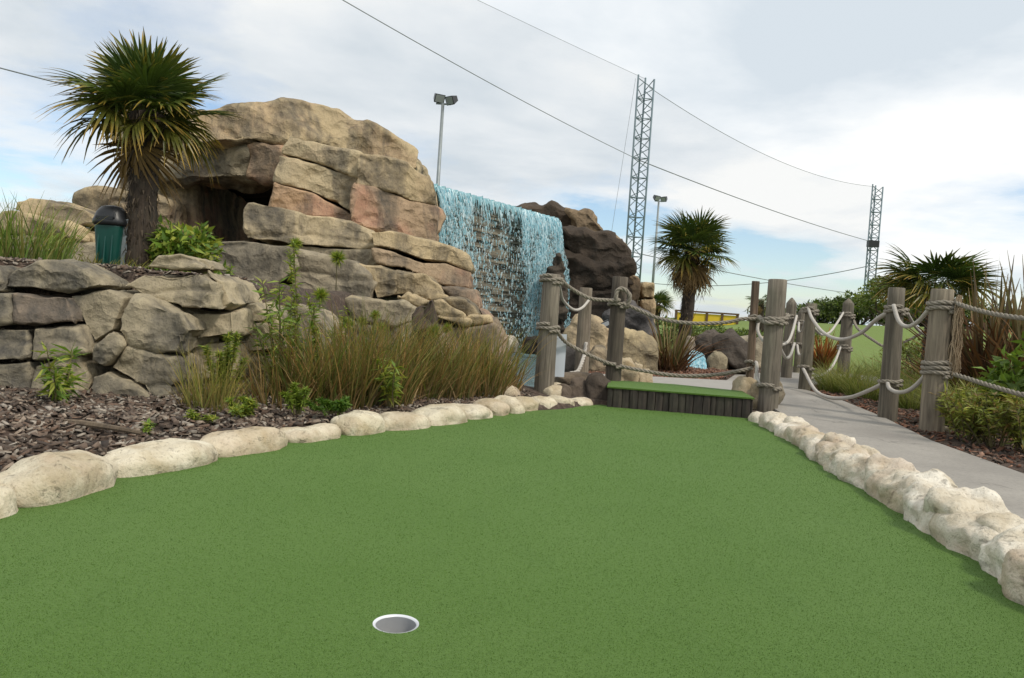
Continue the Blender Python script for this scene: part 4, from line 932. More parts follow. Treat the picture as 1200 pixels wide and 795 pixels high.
# ================================================================== PLANTS
def blades(n, cen, rad, hmin, hmax, wid, cols, lean=.5, droop=.5, seed=1, zf=None, segs=4, spread=1.0):
    """arching grass or rush blades, every one a tapered strip"""
    g = np.random.default_rng(seed); a = g.random(n) * 6.283; r = rad * np.sqrt(g.random(n))
    bx = cen[0] + r * np.cos(a); by = cen[1] + r * np.sin(a); bz = np.full(n, cen[2])
    if zf is not None: bz = zf(bx, by)
    h = hmin + (hmax - hmin) * g.random(n) ** 1.5; da = a + g.normal(size=n) * .9
    ln = lean * (g.random(n) * .8 + .2 * r / max(rad, 1e-6)); 
    wa = g.random(n) * 3.14; V = np.empty((n, segs + 1, 2, 3), np.float32)
    for k in range(segs + 1):
        t = k / segs; out = h * (ln * t + droop * ln * t ** 3); z = h * (t - .35 * droop * ln * t ** 3) ; w = wid * (1 - t) ** .7 + wid * .06
        x = bx + out * np.cos(da) * spread; y = by + out * np.sin(da) * spread
        V[:, k, 0] = np.stack([x - w * np.cos(wa), y - w * np.sin(wa), bz - .02 + z], -1); V[:, k, 1] = np.stack([x + w * np.cos(wa), y + w * np.sin(wa), bz - .02 + z], -1)
    I = np.arange(n * (segs + 1) * 2).reshape(n, segs + 1, 2)
    F = np.stack([I[:, :-1, 0], I[:, :-1, 1], I[:, 1:, 1], I[:, 1:, 0]], -1).reshape(-1, 4)
    cols = np.array(cols); ci = cols[g.integers(0, len(cols), n)] * (.5 + .95 * g.random(n))[:, None]
    tipc = np.array([1.25, 1.1, .8]); cc = ci[:, None, None, :] * (1 + (tipc - 1) * np.linspace(0, 1, segs + 1)[None, :, None, None]) * np.ones((1, 1, 2, 1))
    return V.reshape(-1, 3), F, cc.reshape(-1, 3)
def clump(name, label, cat, cen, rad, n, hmin, hmax, wid, cols, lean=.5, droop=.5, seed=1, group=None, mat='leaf', zf=None, dead=None):
    V, F, c = blades(n, cen, rad, hmin, hmax, wid, cols, lean, droop, seed, zf)
    t = thing(name, label, cat, cen, group); link('foliage', np_mesh('foliage', V, F, c), M[mat], t)
    if dead:
        V, F, c = blades(dead, cen, rad * 1.1, hmin * .35, hmax * .55, wid, [(.20, .14, .07), (.26, .19, .10)], lean * 1.8, droop * 1.5, seed + 1); link('dry_stem', np_mesh('dry_stem', V, F, c), M['dryleaf'], t)
    return t
RUSH = [(.10, .13, .035), (.14, .15, .04), (.19, .155, .06), (.23, .15, .065), (.13, .10, .04), (.08, .115, .03)]
RUSHB = [(.19, .15, .06), (.23, .15, .065), (.13, .145, .045), (.27, .20, .10), (.11, .13, .04), (.15, .165, .05)]
i = 0
for px, Y, h, n, cols, lb in [(330, 4.75, .42, 170, RUSHB, 'thin bronze rush clump at the rock wall corner by the bark'), (365, 4.95, .60, 330, RUSH, 'green rush clump beside the leafy bamboo sprigs'),
        (400, 5.0, .66, 380, RUSH, 'dense green rush clump in the middle of the rush bed'), (440, 5.2, .62, 360, RUSHB, 'bronze green rush clump below the ledges'),
        (478, 5.55, .60, 330, RUSH, 'olive rush clump in front of the stump'), (515, 5.85, .62, 340, RUSHB, 'bronze rush clump right of the stump'),
        (552, 6.15, .66, 340, RUSHB, 'tall bronze rush clump near the pool edge'), (573, 6.45, .60, 280, RUSHB, 'last bronze rush clump overhanging the pool water'),
        (465, 6.1, .66, 260, RUSH, 'rush clump growing against the low boulders'), (535, 6.7, .62, 240, RUSHB, 'rush clump growing behind the bronze rushes at the boulders'), (425, 5.7, .70, 260, RUSH, 'rush clump growing behind the dense green rushes')]:
    p = at(px, 480, Y); i += 1
    clump('rush_clump', lb, 'rushes', (p.x, p.y, bed_z(p.x, p.y)), .24, int(n * 1.25), h * .35, h * 1.06, .0046, cols, .55, .5, 200 + i, 'rushes in the bed beside the green', dead=90)
p = at(246, 470, 4.3); clump('rush_clump', 'pale straw rush clump at the foot of the rock wall', 'rushes', (p.x, p.y, bed_z(p.x, p.y)), .14, 260, .18, .42, .0032, [(.20, .19, .06), (.16, .18, .05), (.30, .25, .10)], .5, .4, 231, 'rushes in the bed beside the green', dead=60)
p = at(20, 322, 5.9); clump('grass_clump', 'tall green grass clump on the wall top behind the grey dome stone', 'grass clump', (p.x, p.y, .84), .35, 420, .25, .62, .006, [(.09, .16, .03), (.14, .20, .05), (.18, .18, .06)], .5, .5, 232)
p = at(-60, 322, 5.9); clump('grass_clump', 'second grass clump on the wall top beyond the dome stone', 'grass clump', (p.x, p.y, .84), .35, 300, .25, .6, .006, [(.09, .16, .03), (.14, .20, .05)], .5, .5, 233)
p = at(118, 322, 6.6); clump('grass_clump', 'yellowed low grass below the green litter bin', 'grass clump', (p.x, p.y, .84), .35, 300, .06, .22, .005, [(.22, .20, .06), (.14, .18, .04)], .7, .6, 234)

# leaves in general
def leaf_mesh(P, D, Nn, ln, wd, cols):
    """folded lance leaves at P along D with normal Nn"""
    S = np.cross(D, Nn); S /= np.linalg.norm(S, axis=1)[:, None] + 1e-9; Nn = np.cross(S, D); l = ln[:, None]; w = wd[:, None]
    V = np.stack([P, P + D * l * .38 + S * w + Nn * w * .35, P + D * l * .4, P + D * l * .38 - S * w + Nn * w * .35, P + D * l - Nn * l * .14], 1)
    n = len(P); I = np.arange(n * 5).reshape(n, 5)
    F = np.concatenate([I[:, [0, 2, 1]], I[:, [0, 3, 2]], I[:, [2, 4, 1]], I[:, [2, 3, 4]]]); return V.reshape(-1, 3), F, np.repeat(cols, 5, 0)
def unit(v): return v / (np.linalg.norm(v, axis=1)[:, None] + 1e-9)
def pick(cols, g, n, var=.3): c = np.array(cols); return c[g.integers(0, len(c), n)] * (1 - var + 2 * var * g.random(n))[:, None]
def sprig(name, label, cat, base, top, nst, rad, nleaf, ln, wd, cols, seed, up_=.35, group=None, stemcol=None, bushy=False, mat='leaf'):
    """stems with lance leaves all the way up"""
    g = np.random.default_rng(seed); base = np.array(base); top = np.array(top); t = thing(name, label, cat, tuple(base), group); mb = MB(); PP = []; DD = []
    for s in range(nst):
        off = g.normal(size=3) * rad * np.array([1, 1, .25]); e = top + off * 1.0; e[2] = base[2] + (top[2] - base[2]) * (.55 + .45 * g.random()) if s else top[2]; b0 = base + off * .25; b0[2] = base[2]
        c1 = b0 + (e - b0) * .5 + np.array([0, 0, .08 * (top[2] - base[2])]) + g.normal(size=3) * rad * .1
        pts = [b0 * (1 - k) ** 2 + 2 * c1 * k * (1 - k) + e * k * k for k in np.linspace(0, 1, 7)]
        mb.tube([Vector(q) for q in pts], [.006, .0055, .005, .0045, .004, .003, .002], 5)
        m = int(nleaf * 1.7); k = g.random(m) ** (.6 if bushy else .8); k = .15 + .85 * k
        PP.append(b0 * ((1 - k) ** 2)[:, None] + 2 * c1 * (k * (1 - k))[:, None] + e * (k * k)[:, None]); d = g.normal(size=(m, 3)); d[:, 2] = d[:, 2] * .45 + up_; DD.append(d)
    P = np.concatenate(PP); D = unit(np.concatenate(DD)); n = len(P); nn = unit(np.array([0, 0, 1.]) + g.normal(size=(n, 3)) * .45)
    V, F, c = leaf_mesh(P, D, nn, ln * (.6 + .7 * g.random(n)), wd * (.7 + .6 * g.random(n)), pick(cols, g, n))
    o = mb.build('stem', M['trunk'], t); o.color = (1.2, 1.3, .7, 1)
    link('foliage', np_mesh('foliage', V, F, c), M[mat], t); return t
BAM = [(.15, .24, .035), (.22, .30, .05), (.30, .33, .06), (.11, .19, .03)]
YEL = [(.24, .29, .04), (.32, .34, .05), (.17, .24, .035), (.13, .20, .03)]
def pz(px, py, Y): return tuple(at(px, py, Y))
b = at(68, 470, 4.05); sprig('bamboo_sprig', 'young bamboo with narrow yellow green leaves against the grey wall', 'bamboo', (b.x, b.y, .09), pz(72, 408, 4.05), 5, .09, 20, .10, .010, BAM, 300, .1)
b = at(330, 470, 5.0); sprig('bamboo_sprig', 'tall airy bamboo sprig in front of the rock wall end', 'bamboo', (b.x, b.y, .1), pz(330, 330, 5.0), 9, .13, 34, .085, .008, BAM, 301, .25)
b = at(352, 460, 5.4); sprig('bamboo_sprig', 'tall slender plume plant reaching over the grey ledge', 'shrub', (b.x, b.y, .1), pz(345, 285, 5.4), 3, .04, 110, .05, .006, YEL, 302, .3)
b = at(378, 460, 5.5); sprig('bamboo_sprig', 'yellow green plume plant below the grey ledge', 'shrub', (b.x, b.y, .1), pz(376, 345, 5.5), 6, .10, 60, .055, .006, YEL, 303, .3)
b = at(460, 478, 4.95); sprig('bamboo_sprig', 'low yellow bamboo growing through the front rushes', 'bamboo', (b.x, b.y, .08), pz(462, 418, 4.95), 6, .09, 26, .085, .009, YEL, 304, .15)
b = at(262, 468, 4.45); sprig('plume_shrub', 'fluffy yellow green plume shrub at the corner of the grey wall', 'shrub', (b.x, b.y, .1), pz(262, 390, 4.45), 7, .055, 190, .038, .004, YEL, 305, .3, bushy=True)
b = at(288, 490, 4.15); sprig('plume_shrub', 'low feathery shrub spreading on the bark near the kerb', 'shrub', (b.x, b.y, .08), pz(286, 468, 4.15), 7, .07, 80, .035, .004, YEL, 306, .3, bushy=True)
b = at(348, 486, 4.35); sprig('plume_shrub', 'small green plume shrub leaning over the bark by the rushes', 'shrub', (b.x, b.y, .08), pz(345, 452, 4.35), 6, .05, 130, .036, .004, [(.15, .22, .03), (.22, .29, .04)], 307, .3, bushy=True)
b = at(392, 496, 4.45); sprig('plume_shrub', 'dark green plume shrub touching the kerb stones', 'shrub', (b.x, b.y, .08), pz(390, 468, 4.45), 7, .06, 130, .034, .005, [(.07, .15, .02), (.12, .20, .03)], 308, .3, bushy=True)
b = at(236, 494, 3.9); sprig('plume_shrub', 'tiny weed tuft on the bark chips', 'weed', (b.x, b.y, .07), pz(236, 484, 3.9), 5, .05, 40, .03, .004, YEL, 309, .3)
b = at(170, 505, 3.55); sprig('plume_shrub', 'little green weed seedling on the bark behind the second kerb stone', 'weed', (b.x, b.y, .06), pz(172, 495, 3.55), 4, .04, 22, .03, .005, BAM, 310, .3)
for j, (px, py, Y, r, lb) in enumerate([(347, 286, 6.6, .055, 'round tuft on a slim stalk against the upper ledge'), (396, 303, 9.4, .10, 'round green tuft growing from the upper ledge crack'),
        (376, 347, 6.4, .07, 'round green tuft above the rush bed'), (407, 380, 6.3, .06, 'pale tuft rising from the rushes'), (440, 370, 6.6, .05, 'small yellow tuft beside the boulders'), (446, 386, 6.5, .06, 'dark tuft beside the boulders in the rushes'), (424, 378, 6.5, .05, 'middle tuft among the rush tips'),
        (508, 390, 6.9, .075, 'green tuft at the stump foot'), (524, 386, 6.9, .05, 'tuft right of the stump')]):
    c = np.array(at(px, py, Y)); g = np.random.default_rng(400 + j); n = 260; d = unit(g.normal(size=(n, 3)) + np.array([0, 0, .35])); P = c + d * (r * .15 * g.random(n))[:, None]
    t = thing('plant_tuft', lb, 'tuft', tuple(c - np.array([0, 0, r + .35])))
    mb = MB(); mb.tube([Vector(c) - Vector((0, 0, r + .35)), Vector(c) - Vector((.01, 0, .12)), Vector(c)], [.007, .006, .005], 5); o = mb.build('stem', M['trunk'], t); o.color = (1.2, 1.3, .7, 1)
    V, F, cl = leaf_mesh(P, d, unit(g.normal(size=(n, 3))), r * (.8 + .5 * g.random(n)), np.full(n, r * .055), pick(YEL, g, n)); link('foliage', np_mesh('foliage', V, F, cl), M['leaf'], t)

def bush(name, label, cat, cen, size, n, ln, wd, cols, seed, group=None, clumps=26, mat='leaf', trunk=True, nu=.55):
    """leaf clumps through an uneven volume, so light passes between them"""
    g = np.random.default_rng(seed); cen = np.array(cen, float); size = np.array(size, float) / 2
    d = unit(g.normal(size=(clumps, 3)) * np.array([1, 1, .9]) + np.array([0, 0, .25])); rr = (.35 + .65 * g.random(clumps) ** .5)
    cc = d * rr[:, None] * .8; cr = .22 + .22 * g.random(clumps)
    k = g.integers(0, clumps, n); q = unit(g.normal(size=(n, 3))) * (cr[k] * g.random(n) ** .4)[:, None]
    Pn = cc[k] + q; P = cen + Pn * size + np.array([0, 0, size[2] * .92]); D = unit(unit(Pn) * .7 + g.normal(size=(n, 3)) * .7); nn = unit(unit(Pn) + np.array([0, 0, nu]) + g.normal(size=(n, 3)) * .5)
    br = (.72 + .5 * g.random(clumps))[k][:, None]
    V, F, c = leaf_mesh(P, D, nn, ln * (.6 + .8 * g.random(n)), wd * (.7 + .6 * g.random(n)), pick(cols, g, n, .25) * br)
    V[:, 2] = np.maximum(V[:, 2], cen[2] + .01)
    t = thing(name, label, cat, tuple(cen), group)
    if trunk:
        mb = MB()
        for c_ in cc[:min(9, clumps)]:
            e = cen + c_ * size + np.array([0, 0, size[2] * .92]); m_ = cen + (e - cen) * .5 + g.normal(size=3) * size * .08
            mb.tube([Vector(cen), Vector(m_), Vector(e)], [max(size) * .035, max(size) * .025, max(size) * .01], 5)
        mb.build('trunk' if cat == 'tree' else 'stem', M['trunk'], t)
    link('crown' if cat == 'tree' else 'foliage', np_mesh('foliage', V, F, c), M[mat], t); return t
p = at(214, 318, 7.7); bush('leafy_shrub', 'glossy yellow green shrub in front of the cave mouth', 'shrub', (p.x, p.y, .8), (.74, .7, .66), 1500, .105, .020, [(.14, .23, .03), (.24, .31, .045), (.33, .36, .06), (.09, .16, .025)], 500)
p = at(262, 322, 6.6); bush('leafy_shrub', 'small leafy plant peeping over the right dome of the grey wall', 'shrub', (p.x, p.y, .84), (.2, .2, .16), 60, .09, .012, BAM, 501)
p = at(293, 352, 5.9); bush('leafy_shrub', 'low yellow green plant on top of the wall end', 'shrub', (p.x, p.y, .66), (.28, .25, .16), 200, .06, .008, YEL, 502)
p = at(70, 325, 6.4); bush('leafy_shrub', 'small yellow tufted shrub in front of the stacked tan ledges', 'shrub', (p.x, p.y, .84), (.34, .3, .4), 260, .06, .009, YEL, 503)

# spiky phormium
def sword(name, label, cen, n, hmin, hmax, wid, cols, lean, seed, dead=0, droop=.25):
    V, F, c = blades(n, cen, .12, hmin, hmax, wid, cols, lean, droop, seed, segs=5); t = thing(name, label, 'spiky plant', cen); link('foliage', np_mesh('foliage', V, F, c), M['palmleaf'], t)
    if dead:
        V, F, c = blades(dead, cen, .2, hmin * .4, hmax * .75, wid * .7, [(.10, .05, .025), (.15, .085, .045), (.07, .04, .025)], lean * 1.9, .8, seed + 1, segs=5); link('dry_leaf', np_mesh('dry_leaf', V, F, c), M['dryleaf'], t)
    return t
p = at(785, 436, 10.0); sword('flax_plant', 'spiky bronze green flax plant on red bark behind the tee', (p.x, p.y, .1), 75, .4, .9, .018, [(.11, .115, .05), (.16, .13, .07), (.12, .07, .04), (.20, .17, .09)], .55, 600, 130)
p = at(962, 436, 14.5); sword('flax_plant', 'orange red spiky flax plant beside the far path', (p.x, p.y, .08), 120, .35, .85, .02, [(.24, .08, .03), (.30, .13, .04), (.17, .10, .03)], .6, 601, 40)
p = at(1160, 470, 7.6); sword('flax_plant', 'large dark bronze flax plant with tall pointed leaves by the right rope', (p.x, p.y, .05), 60, .9, 1.65, .03, [(.13, .12, .06), (.17, .13, .08), (.10, .08, .05)], .34, 602, 420, .15)
p = at(1215, 470, 7.4); sword('flax_plant', 'second tall bronze flax plant beyond the right rope', (p.x, p.y, .05), 45, .9, 1.7, .03, [(.13, .12, .06), (.17, .13, .08)], .34, 603, 260, .15)
p = at(1120, 470, 8.6); sword('flax_plant', 'dry brown flax plant behind the frayed rope post', (p.x, p.y, .05), 30, .5, 1.05, .022, [(.12, .08, .05), (.15, .10, .06)], .5, 604, 260, .2)

# soft grasses on the right
GRS = [(.15, .19, .05), (.20, .23, .07), (.11, .16, .04), (.25, .25, .10)]
for j, (px, py, Y, r, h, n, lb) in enumerate([(985, 462, 9.2, .42, .50, 900, 'fountain grass clump behind the sagging pale ropes'), (1015, 468, 8.6, .34, .42, 600, 'fountain grass clump between the two far round posts'), (1062, 455, 9.4, .45, .62, 700, 'fountain grass clump behind the dark round post'),
        (1072, 470, 7.7, .3, .45, 500, 'fountain grass between the two stout posts'), (1128, 512, 6.3, .32, .50, 900, 'soft fountain grass beside the frayed rope post'), (1165, 505, 6.5, .32, .48, 800, 'soft grass clump under the right rope'), (1210, 505, 6.3, .32, .5, 600, 'soft grass clump at the end of the right rope'),
        (1030, 440, 13.0, .5, .6, 500, 'pale grass clump below the lawn'), (968, 452, 11.5, .3, .35, 300, 'pale grass clump beside the path bend')]):
    p = at(px, py, Y); clump('fountain_grass', lb, 'grass clump', (p.x, p.y, bed_z(p.x, p.y)), r * .55, n, h * .5, h * 1.05, .0032, GRS, .95, .85, 620 + j, 'grass clumps along the path')
for j, (px, py, Y, n, lb) in enumerate([(1130, 545, 5.35, 7, 'low bamboo tuft at the path edge near the frayed rope post'), (1165, 550, 5.2, 8, 'low bright bamboo in the middle of the path side planting'), (1200, 560, 5.1, 8, 'low bamboo furthest along the path side planting'), (1150, 530, 5.75, 8, 'low reddish bamboo behind the bright bamboo')]):
    p = at(px, py, Y); sprig('low_bamboo', lb, 'bamboo', (p.x, p.y, .04), (p.x, p.y, .40), n * 2, .15, 30, .075, .008, [(.22, .26, .05), (.30, .31, .07), (.16, .19, .04), (.24, .17, .06)], 640 + j, .25)
p = at(1185, 470, 6.1); bush('leafy_shrub', 'bright green broadleaf shrub under the right rope', 'shrub', (p.x + .1, p.y, .15), (.6, .6, .62), 520, .10, .026, [(.14, .22, .04), (.20, .27, .05), (.10, .16, .03)], 660)
p = at(1225, 470, 5.9); bush('leafy_shrub', 'bright green broadleaf shrub beyond the end of the right rope', 'shrub', (p.x + .1, p.y, .15), (.7, .6, .75), 420, .10, .026, [(.14, .22, .04), (.20, .27, .05)], 661)
for j, (px, Y, w, h, cols, lb) in enumerate([(1075, 10.5, 1.0, .75, [(.13, .16, .035), (.2, .22, .05)], 'yellow green shrub behind the dark round post'), (1100, 12, 1.2, .9, [(.09, .13, .03), (.15, .18, .04)], 'green shrub behind the stout posts'), (1060, 14, 1.2, .7, [(.12, .15, .03), (.18, .2, .05)], 'olive shrub below the tower')]):
    p = at(px, 440, Y); bush('leafy_shrub', lb, 'shrub', (p.x, p.y, bed_z(p.x, p.y)), (w, w, h), 1100, .06, .012, cols, 670 + j)

# hedge shrubs in front of the lawn
HED = [(.07, .11, .02), (.12, .17, .03), (.17, .21, .045), (.05, .08, .018)]
for j, (px, Y, w, h, lb) in enumerate([(800, 20, 1.3, .85, 'clipped hedge shrub left of the palm trunk'), (832, 20.5, 1.4, .75, 'rounded hedge shrub below the yellow hoarding'), (858, 21, 1.5, .62, 'low hedge shrub above the dark cascade rocks'), (884, 20.6, 1.4, .6, 'dark low hedge shrub beside the square stake'), (908, 21, 1.4, .62, 'low hedge shrub behind the thick post'), (775, 19.5, 1.3, .9, 'hedge shrub beside the dark outcrop'), (940, 22, 1.5, .7, 'low hedge shrub beyond the pointed post')]):
    p = at(px, 408, Y); bush('hedge_shrub', lb, 'hedge', (p.x, p.y, float(hl(np.array(p.x), np.array(p.y))) - .1), (w, 1.2, h), 1300, .07, .02, HED, 700 + j, 'low hedge in front of the lawn')
# trees beyond the lawn
TRE = [(.055, .085, .018), (.09, .13, .025), (.14, .18, .035), (.04, .06, .014)]
for j, (px, Y, w, h, cols, lb) in enumerate([(1005, 42, 4.6, 2.0, TRE, 'dark leafy tree left of the far net tower'), (1050, 38, 4.2, 3.0, TRE[1:3] + [(.18, .21, .04)], 'yellow green tree right of the far net tower'), (1085, 42, 4.0, 2.2, TRE, 'dark tree behind the stout posts'), (965, 46, 4.4, 1.5, TRE, 'low dark tree above the lawn near the pointed post'), (1130, 40, 4.5, 2.0, TRE, 'dark tree behind the bronze flax'), (1180, 42, 5, 1.7, TRE, 'low tree beyond the tall flax spikes'), (915, 50, 4.5, 1.0, TRE, 'low distant tree behind the thick post')]):
    p = at(px, 390, Y); bush('leafy_tree', lb, 'tree', (p.x, p.y, float(hl(np.array(p.x), np.array(p.y))) - .1), (w, 3.5, h), 3200, .20, .055, cols, 720 + j, 'trees beyond the lawn', 34)

# ================================================================== FAN PALMS
def frond_mesh(name, pet, fan, nl, green, tip, seed, droop, arc=135, fold=.25):
    g = np.random.default_rng(seed); V = []; F = []; Cc = []; hub = np.array([pet, 0, -.10 * pet])
    # petiole
    for k in range(4):
        t = k / 3; x = pet * t; z = -.10 * pet * t * t; w = .011 * (1 - .5 * t) * fan / .55
        V += [(x, -w, z + w * .4), (x, w, z + w * .4), (x, 0, z - w)]; Cc += [(.12, .15, .03)] * 3
    for k in range(3):
        a = k * 3
        for i, j in ((0, 1), (1, 2), (2, 0)): F.append((a + i, a + j, a + 3 + j, a + 3 + i))
    st = 6; gr_, tp = np.array(green), np.array(tip)
    for q in range(nl):
        an = R(-arc + 2 * arc * q / (nl - 1)) + g.normal() * .015; L_ = fan * (.70 + .30 * math.cos(an * .55)) * (.9 + .18 * g.random()); dirv = np.array([math.cos(an), math.sin(an), 0]); side = np.array([-math.sin(an), math.cos(an), 0])
        half = R(arc) / (nl - 1); b0 = len(V); vv = .8 + .4 * g.random(); dr = droop * (.6 + .9 * g.random()); tw = g.normal() * .12; y0 = .62 + .25 * g.random()
        for k in range(st + 1):
            t = k / st; rr = L_ * t; w = min(rr * math.tan(half) * 1.0, fan * .55 * math.tan(half)) * (1 if t < .5 else max(.06, 1 - ((t - .5) / .5) ** 1.4))
            w = max(w, .0012); z = fold * abs(math.sin(an)) * rr * .6 - dr * fan * t ** 2.6 + .03 * fan * math.sin(an * 3)
            c = hub + dirv * rr + np.array([0, 0, z]) + side * tw * t ** 3 * fan * .4
            for sgn, zz in ((-1, w * .45), (0, 0), (1, w * .45)): V.append(tuple(c + side * w * sgn + np.array([0, 0, zz])))
            m = min(1, max(0, (t - y0) / (1.02 - y0))) ; col = (gr_ * (1 - m) + tp * m) * vv; Cc += [tuple(col)] * 3
        for k in range(st):
            a = b0 + k * 3; F += [(a, a + 1, a + 4, a + 3), (a + 1, a + 2, a + 5, a + 4)]
    me = bpy.data.meshes.new(name); me.from_pydata(V, [], F); at_ = me.color_attributes.new('Col', 'FLOAT_COLOR', 'POINT'); arr = np.ones((len(V), 4), np.float32); arr[:, :3] = np.array(Cc); at_.data.foreach_set('color', arr.ravel()); return me
def palm(label, base, crown, tr, fan, seed, nf=30, ndead=6, top_el=80, skirt=1.0, low=-35, bias=None, oldk=.72, petk=.7, nl=34):
    g = random.Random(seed); base = Vector(base); crown = Vector(crown); t = thing('fan_palm', label, 'palm', tuple(base)); up_v = crown - base
    mb = MB(); m = 22; n = 16; vs = []; gg = np.random.default_rng(seed)
    for i in range(m + 1):
        k = i / m; c = base + up_v * k - Vector((0, 0, .1 * (1 - k))) + Vector((math.sin(k * 2.5) * .015, 0, 0)); rr = tr * (1 + .18 * (1 - k) + .32 * sstep(np.array(k), .72, 1.0))
        for j in range(n):
            a = 2 * math.pi * j / n + (i % 2) * math.pi / n; r_ = rr * (1 + .13 * gg.normal() * .6 + .05 * (i % 2)); vs.append((c.x + r_ * math.cos(a), c.y + r_ * math.sin(a), c.z))
    mb.add(vs, [(i * n + k, i * n + (k + 1) % n, (i + 1) * n + (k + 1) % n, (i + 1) * n + k) for i in range(m) for k in range(n)] + [tuple(range(m * n, m * n + n))]); tk = mb.build('trunk', M['bark'], t, True); tk.color = (.5, .46, .42, 1)
    # old leaf bases and fibre on the trunk
    mb = MB()
    for i in range(int(420 * skirt)):
        k = gg.random() ** .7; c = base + up_v * k; a = gg.random() * 6.283; r_ = tr * (1.05 + .15 * (1 - k)); d = Vector((math.cos(a), math.sin(a), 0)); p0 = c + d * r_ * .95; s = d.cross(Vector((0, 0, 1))); l = tr * (.35 + .6 * gg.random()) * (2.2 if k > .75 else 1)
        w = tr * .09; v = .25 + 1.1 * gg.random() ** 2; cl = (.13 * v, .098 * v, .068 * v); e = p0 + d * l * .35 + Vector((0, 0, l * (.9 if gg.random() < .55 else -.8)))
        mb.add([p0 - s * w, p0 + s * w, e + s * w * .25, e - s * w * .25], [(0, 1, 2, 3)], cl)
    tag(mb.build('leaf_base', M['dryleaf'], tk), kind='stuff')
    GRN = [(.040, .072, .016), (.058, .092, .019), (.078, .108, .022)]; meshes = [frond_mesh('frond', fan * petk, fan, nl, GRN[i % 3], [(.30, .22, .035), (.16, .15, .025), (.38, .24, .04)][i % 3], seed + i, .16 + .10 * i, 128) for i in range(3)]
    old = [frond_mesh('frond', fan * petk, fan * .95, nl, (.10, .105, .018), (.42, .25, .04), seed + 5, .5, 125), frond_mesh('frond', fan * petk * .9, fan * .9, nl, (.20, .13, .05), (.30, .20, .10), seed + 6, .8, 110, .5)]
    for i in range(nf + ndead):
        dead = i >= nf; k = i / nf if not dead else (i - nf) / max(1, ndead)
        el = R(top_el + (low - top_el) * k ** .85 + g.uniform(-8, 8)) if not dead else R(g.uniform(-75, -45)); az = i * 2.39996 + g.uniform(-.25, .25)
        if bias is not None and g.random() < .3: az = bias + g.uniform(-.5, .5)
        me = (old[1] if dead else (old[0] if k > oldk and g.random() < .6 else meshes[g.randrange(3)]))
        o = bpy.data.objects.new('frond', me); C.objects.link(o); o.parent = t
        if not me.materials: me.materials.append(M['dryleaf'] if dead else M['palmleaf'])
        sc = g.uniform(.85, 1.1); rot = Matrix.Rotation(az, 3, 'Z') @ Matrix.Rotation(-el, 3, 'Y') @ Matrix.Rotation(g.uniform(-.5, .5), 3, 'X')
        o.rotation_euler = rot.to_euler(); o.scale = (sc, sc, sc); d = Vector((math.cos(az), math.sin(az), 0)); o.location = crown - base + d * tr * .5 + Vector((0, 0, (-.25 if dead else -.12 * k) * fan))
    if skirt > 1.2:                                     # dry hanging fibre below the crown
        V, F, c = blades(260, tuple(crown), tr * 1.4, -.75 * fan, -.25 * fan, .004, [(.10, .075, .055), (.17, .13, .10), (.06, .045, .035)], -.35, .1, seed + 9); link('dry_fibre', np_mesh('dry_fibre', V, F, c), M['dryleaf'], t)
    return t
palm('tall fan palm with shaggy dark trunk beside the green litter bin', at(160, 326, 7.6), at(172, 132, 7.6), .118, .54, 31, 27, 2, 86, 1.6, -22, petk=.5, nl=32)
palm('fan palm with dead hanging skirt beyond the spiky bronze plant', tuple(at(800, 408, 15.0)), tuple(at(812, 292, 15.0)), .105, .50, 47, 34, 12, 84, 1.8, -30)
palm('fan palm showing only its flat topped crown above the stout posts', tuple(at(1090, 425, 9.5)), tuple(at(1096, 338, 9.5)), .09, .44, 53, 22, 0, 50, 1.0, 2, oldk=.25)
palm('tiny distant fan palm beside the dark outcrop', tuple(at(764, 408, 24.0)), tuple(at(768, 357, 24.0)), .14, .36, 59, 20, 2, 75, 1.2, -20)
palm('small distant fan palm leaning out behind the square stake', tuple(at(893, 410, 30.0)), tuple(at(890, 352, 30.0)), .12, .35, 61, 10, 3, 40, 1.0, -40)

# ================================================================== LITTER BIN
p = at(131, 322, 7.5); BX, BY, BZ = p.x, p.y, .84
bn = thing('litter_bin', 'dark green litter bin with black domed lid on a grey post', 'litter bin', (BX, BY, BZ)); sc = 7.5 / F_PX
def loft(rings, n=20, pw=4.0, c=(0, 0)):
    mb = MB(); vs = []
    for (hx, hy, z, ox) in rings:
        for k in range(n):
            a = 2 * math.pi * k / n; ca, sa = math.cos(a), math.sin(a); q = (abs(ca) ** pw + abs(sa) ** pw) ** (-1 / pw); vs.append((c[0] + ox + hx * ca * q, c[1] + hy * sa * q, z))
    m = len(rings); mb.add(vs, [(i * n + k, i * n + (k + 1) % n, (i + 1) * n + (k + 1) % n, (i + 1) * n + k) for i in range(m - 1) for k in range(n)] + [tuple(range((m - 1) * n, m * n)), tuple(range(n - 1, -1, -1))]); return mb
zb = BZ + .04; zt = at(127, 263, 7.5).z; zl = at(127, 241, 7.5).z; W = 18 * sc
loft([(W * .60, W * .55, zb, .0), (W * .64, W * .58, zb + .02, 0), (W * .84, W * .75, zt - .03, 0), (W * .86, W * .77, zt, 0)], 28, 5, (BX - 3 * sc, BY)).build('body', M['green'], bn, True)
for s in (-.45, .0, .45):
    mb = MB(); mb.box((BX - 3 * sc + s * W, BY - W * .69, (zb + zt) / 2), (.012, .02, (zt - zb) * .86), Matrix.Rotation(-R(4), 3, 'X')); mb.build('rib', M['green'], bn)
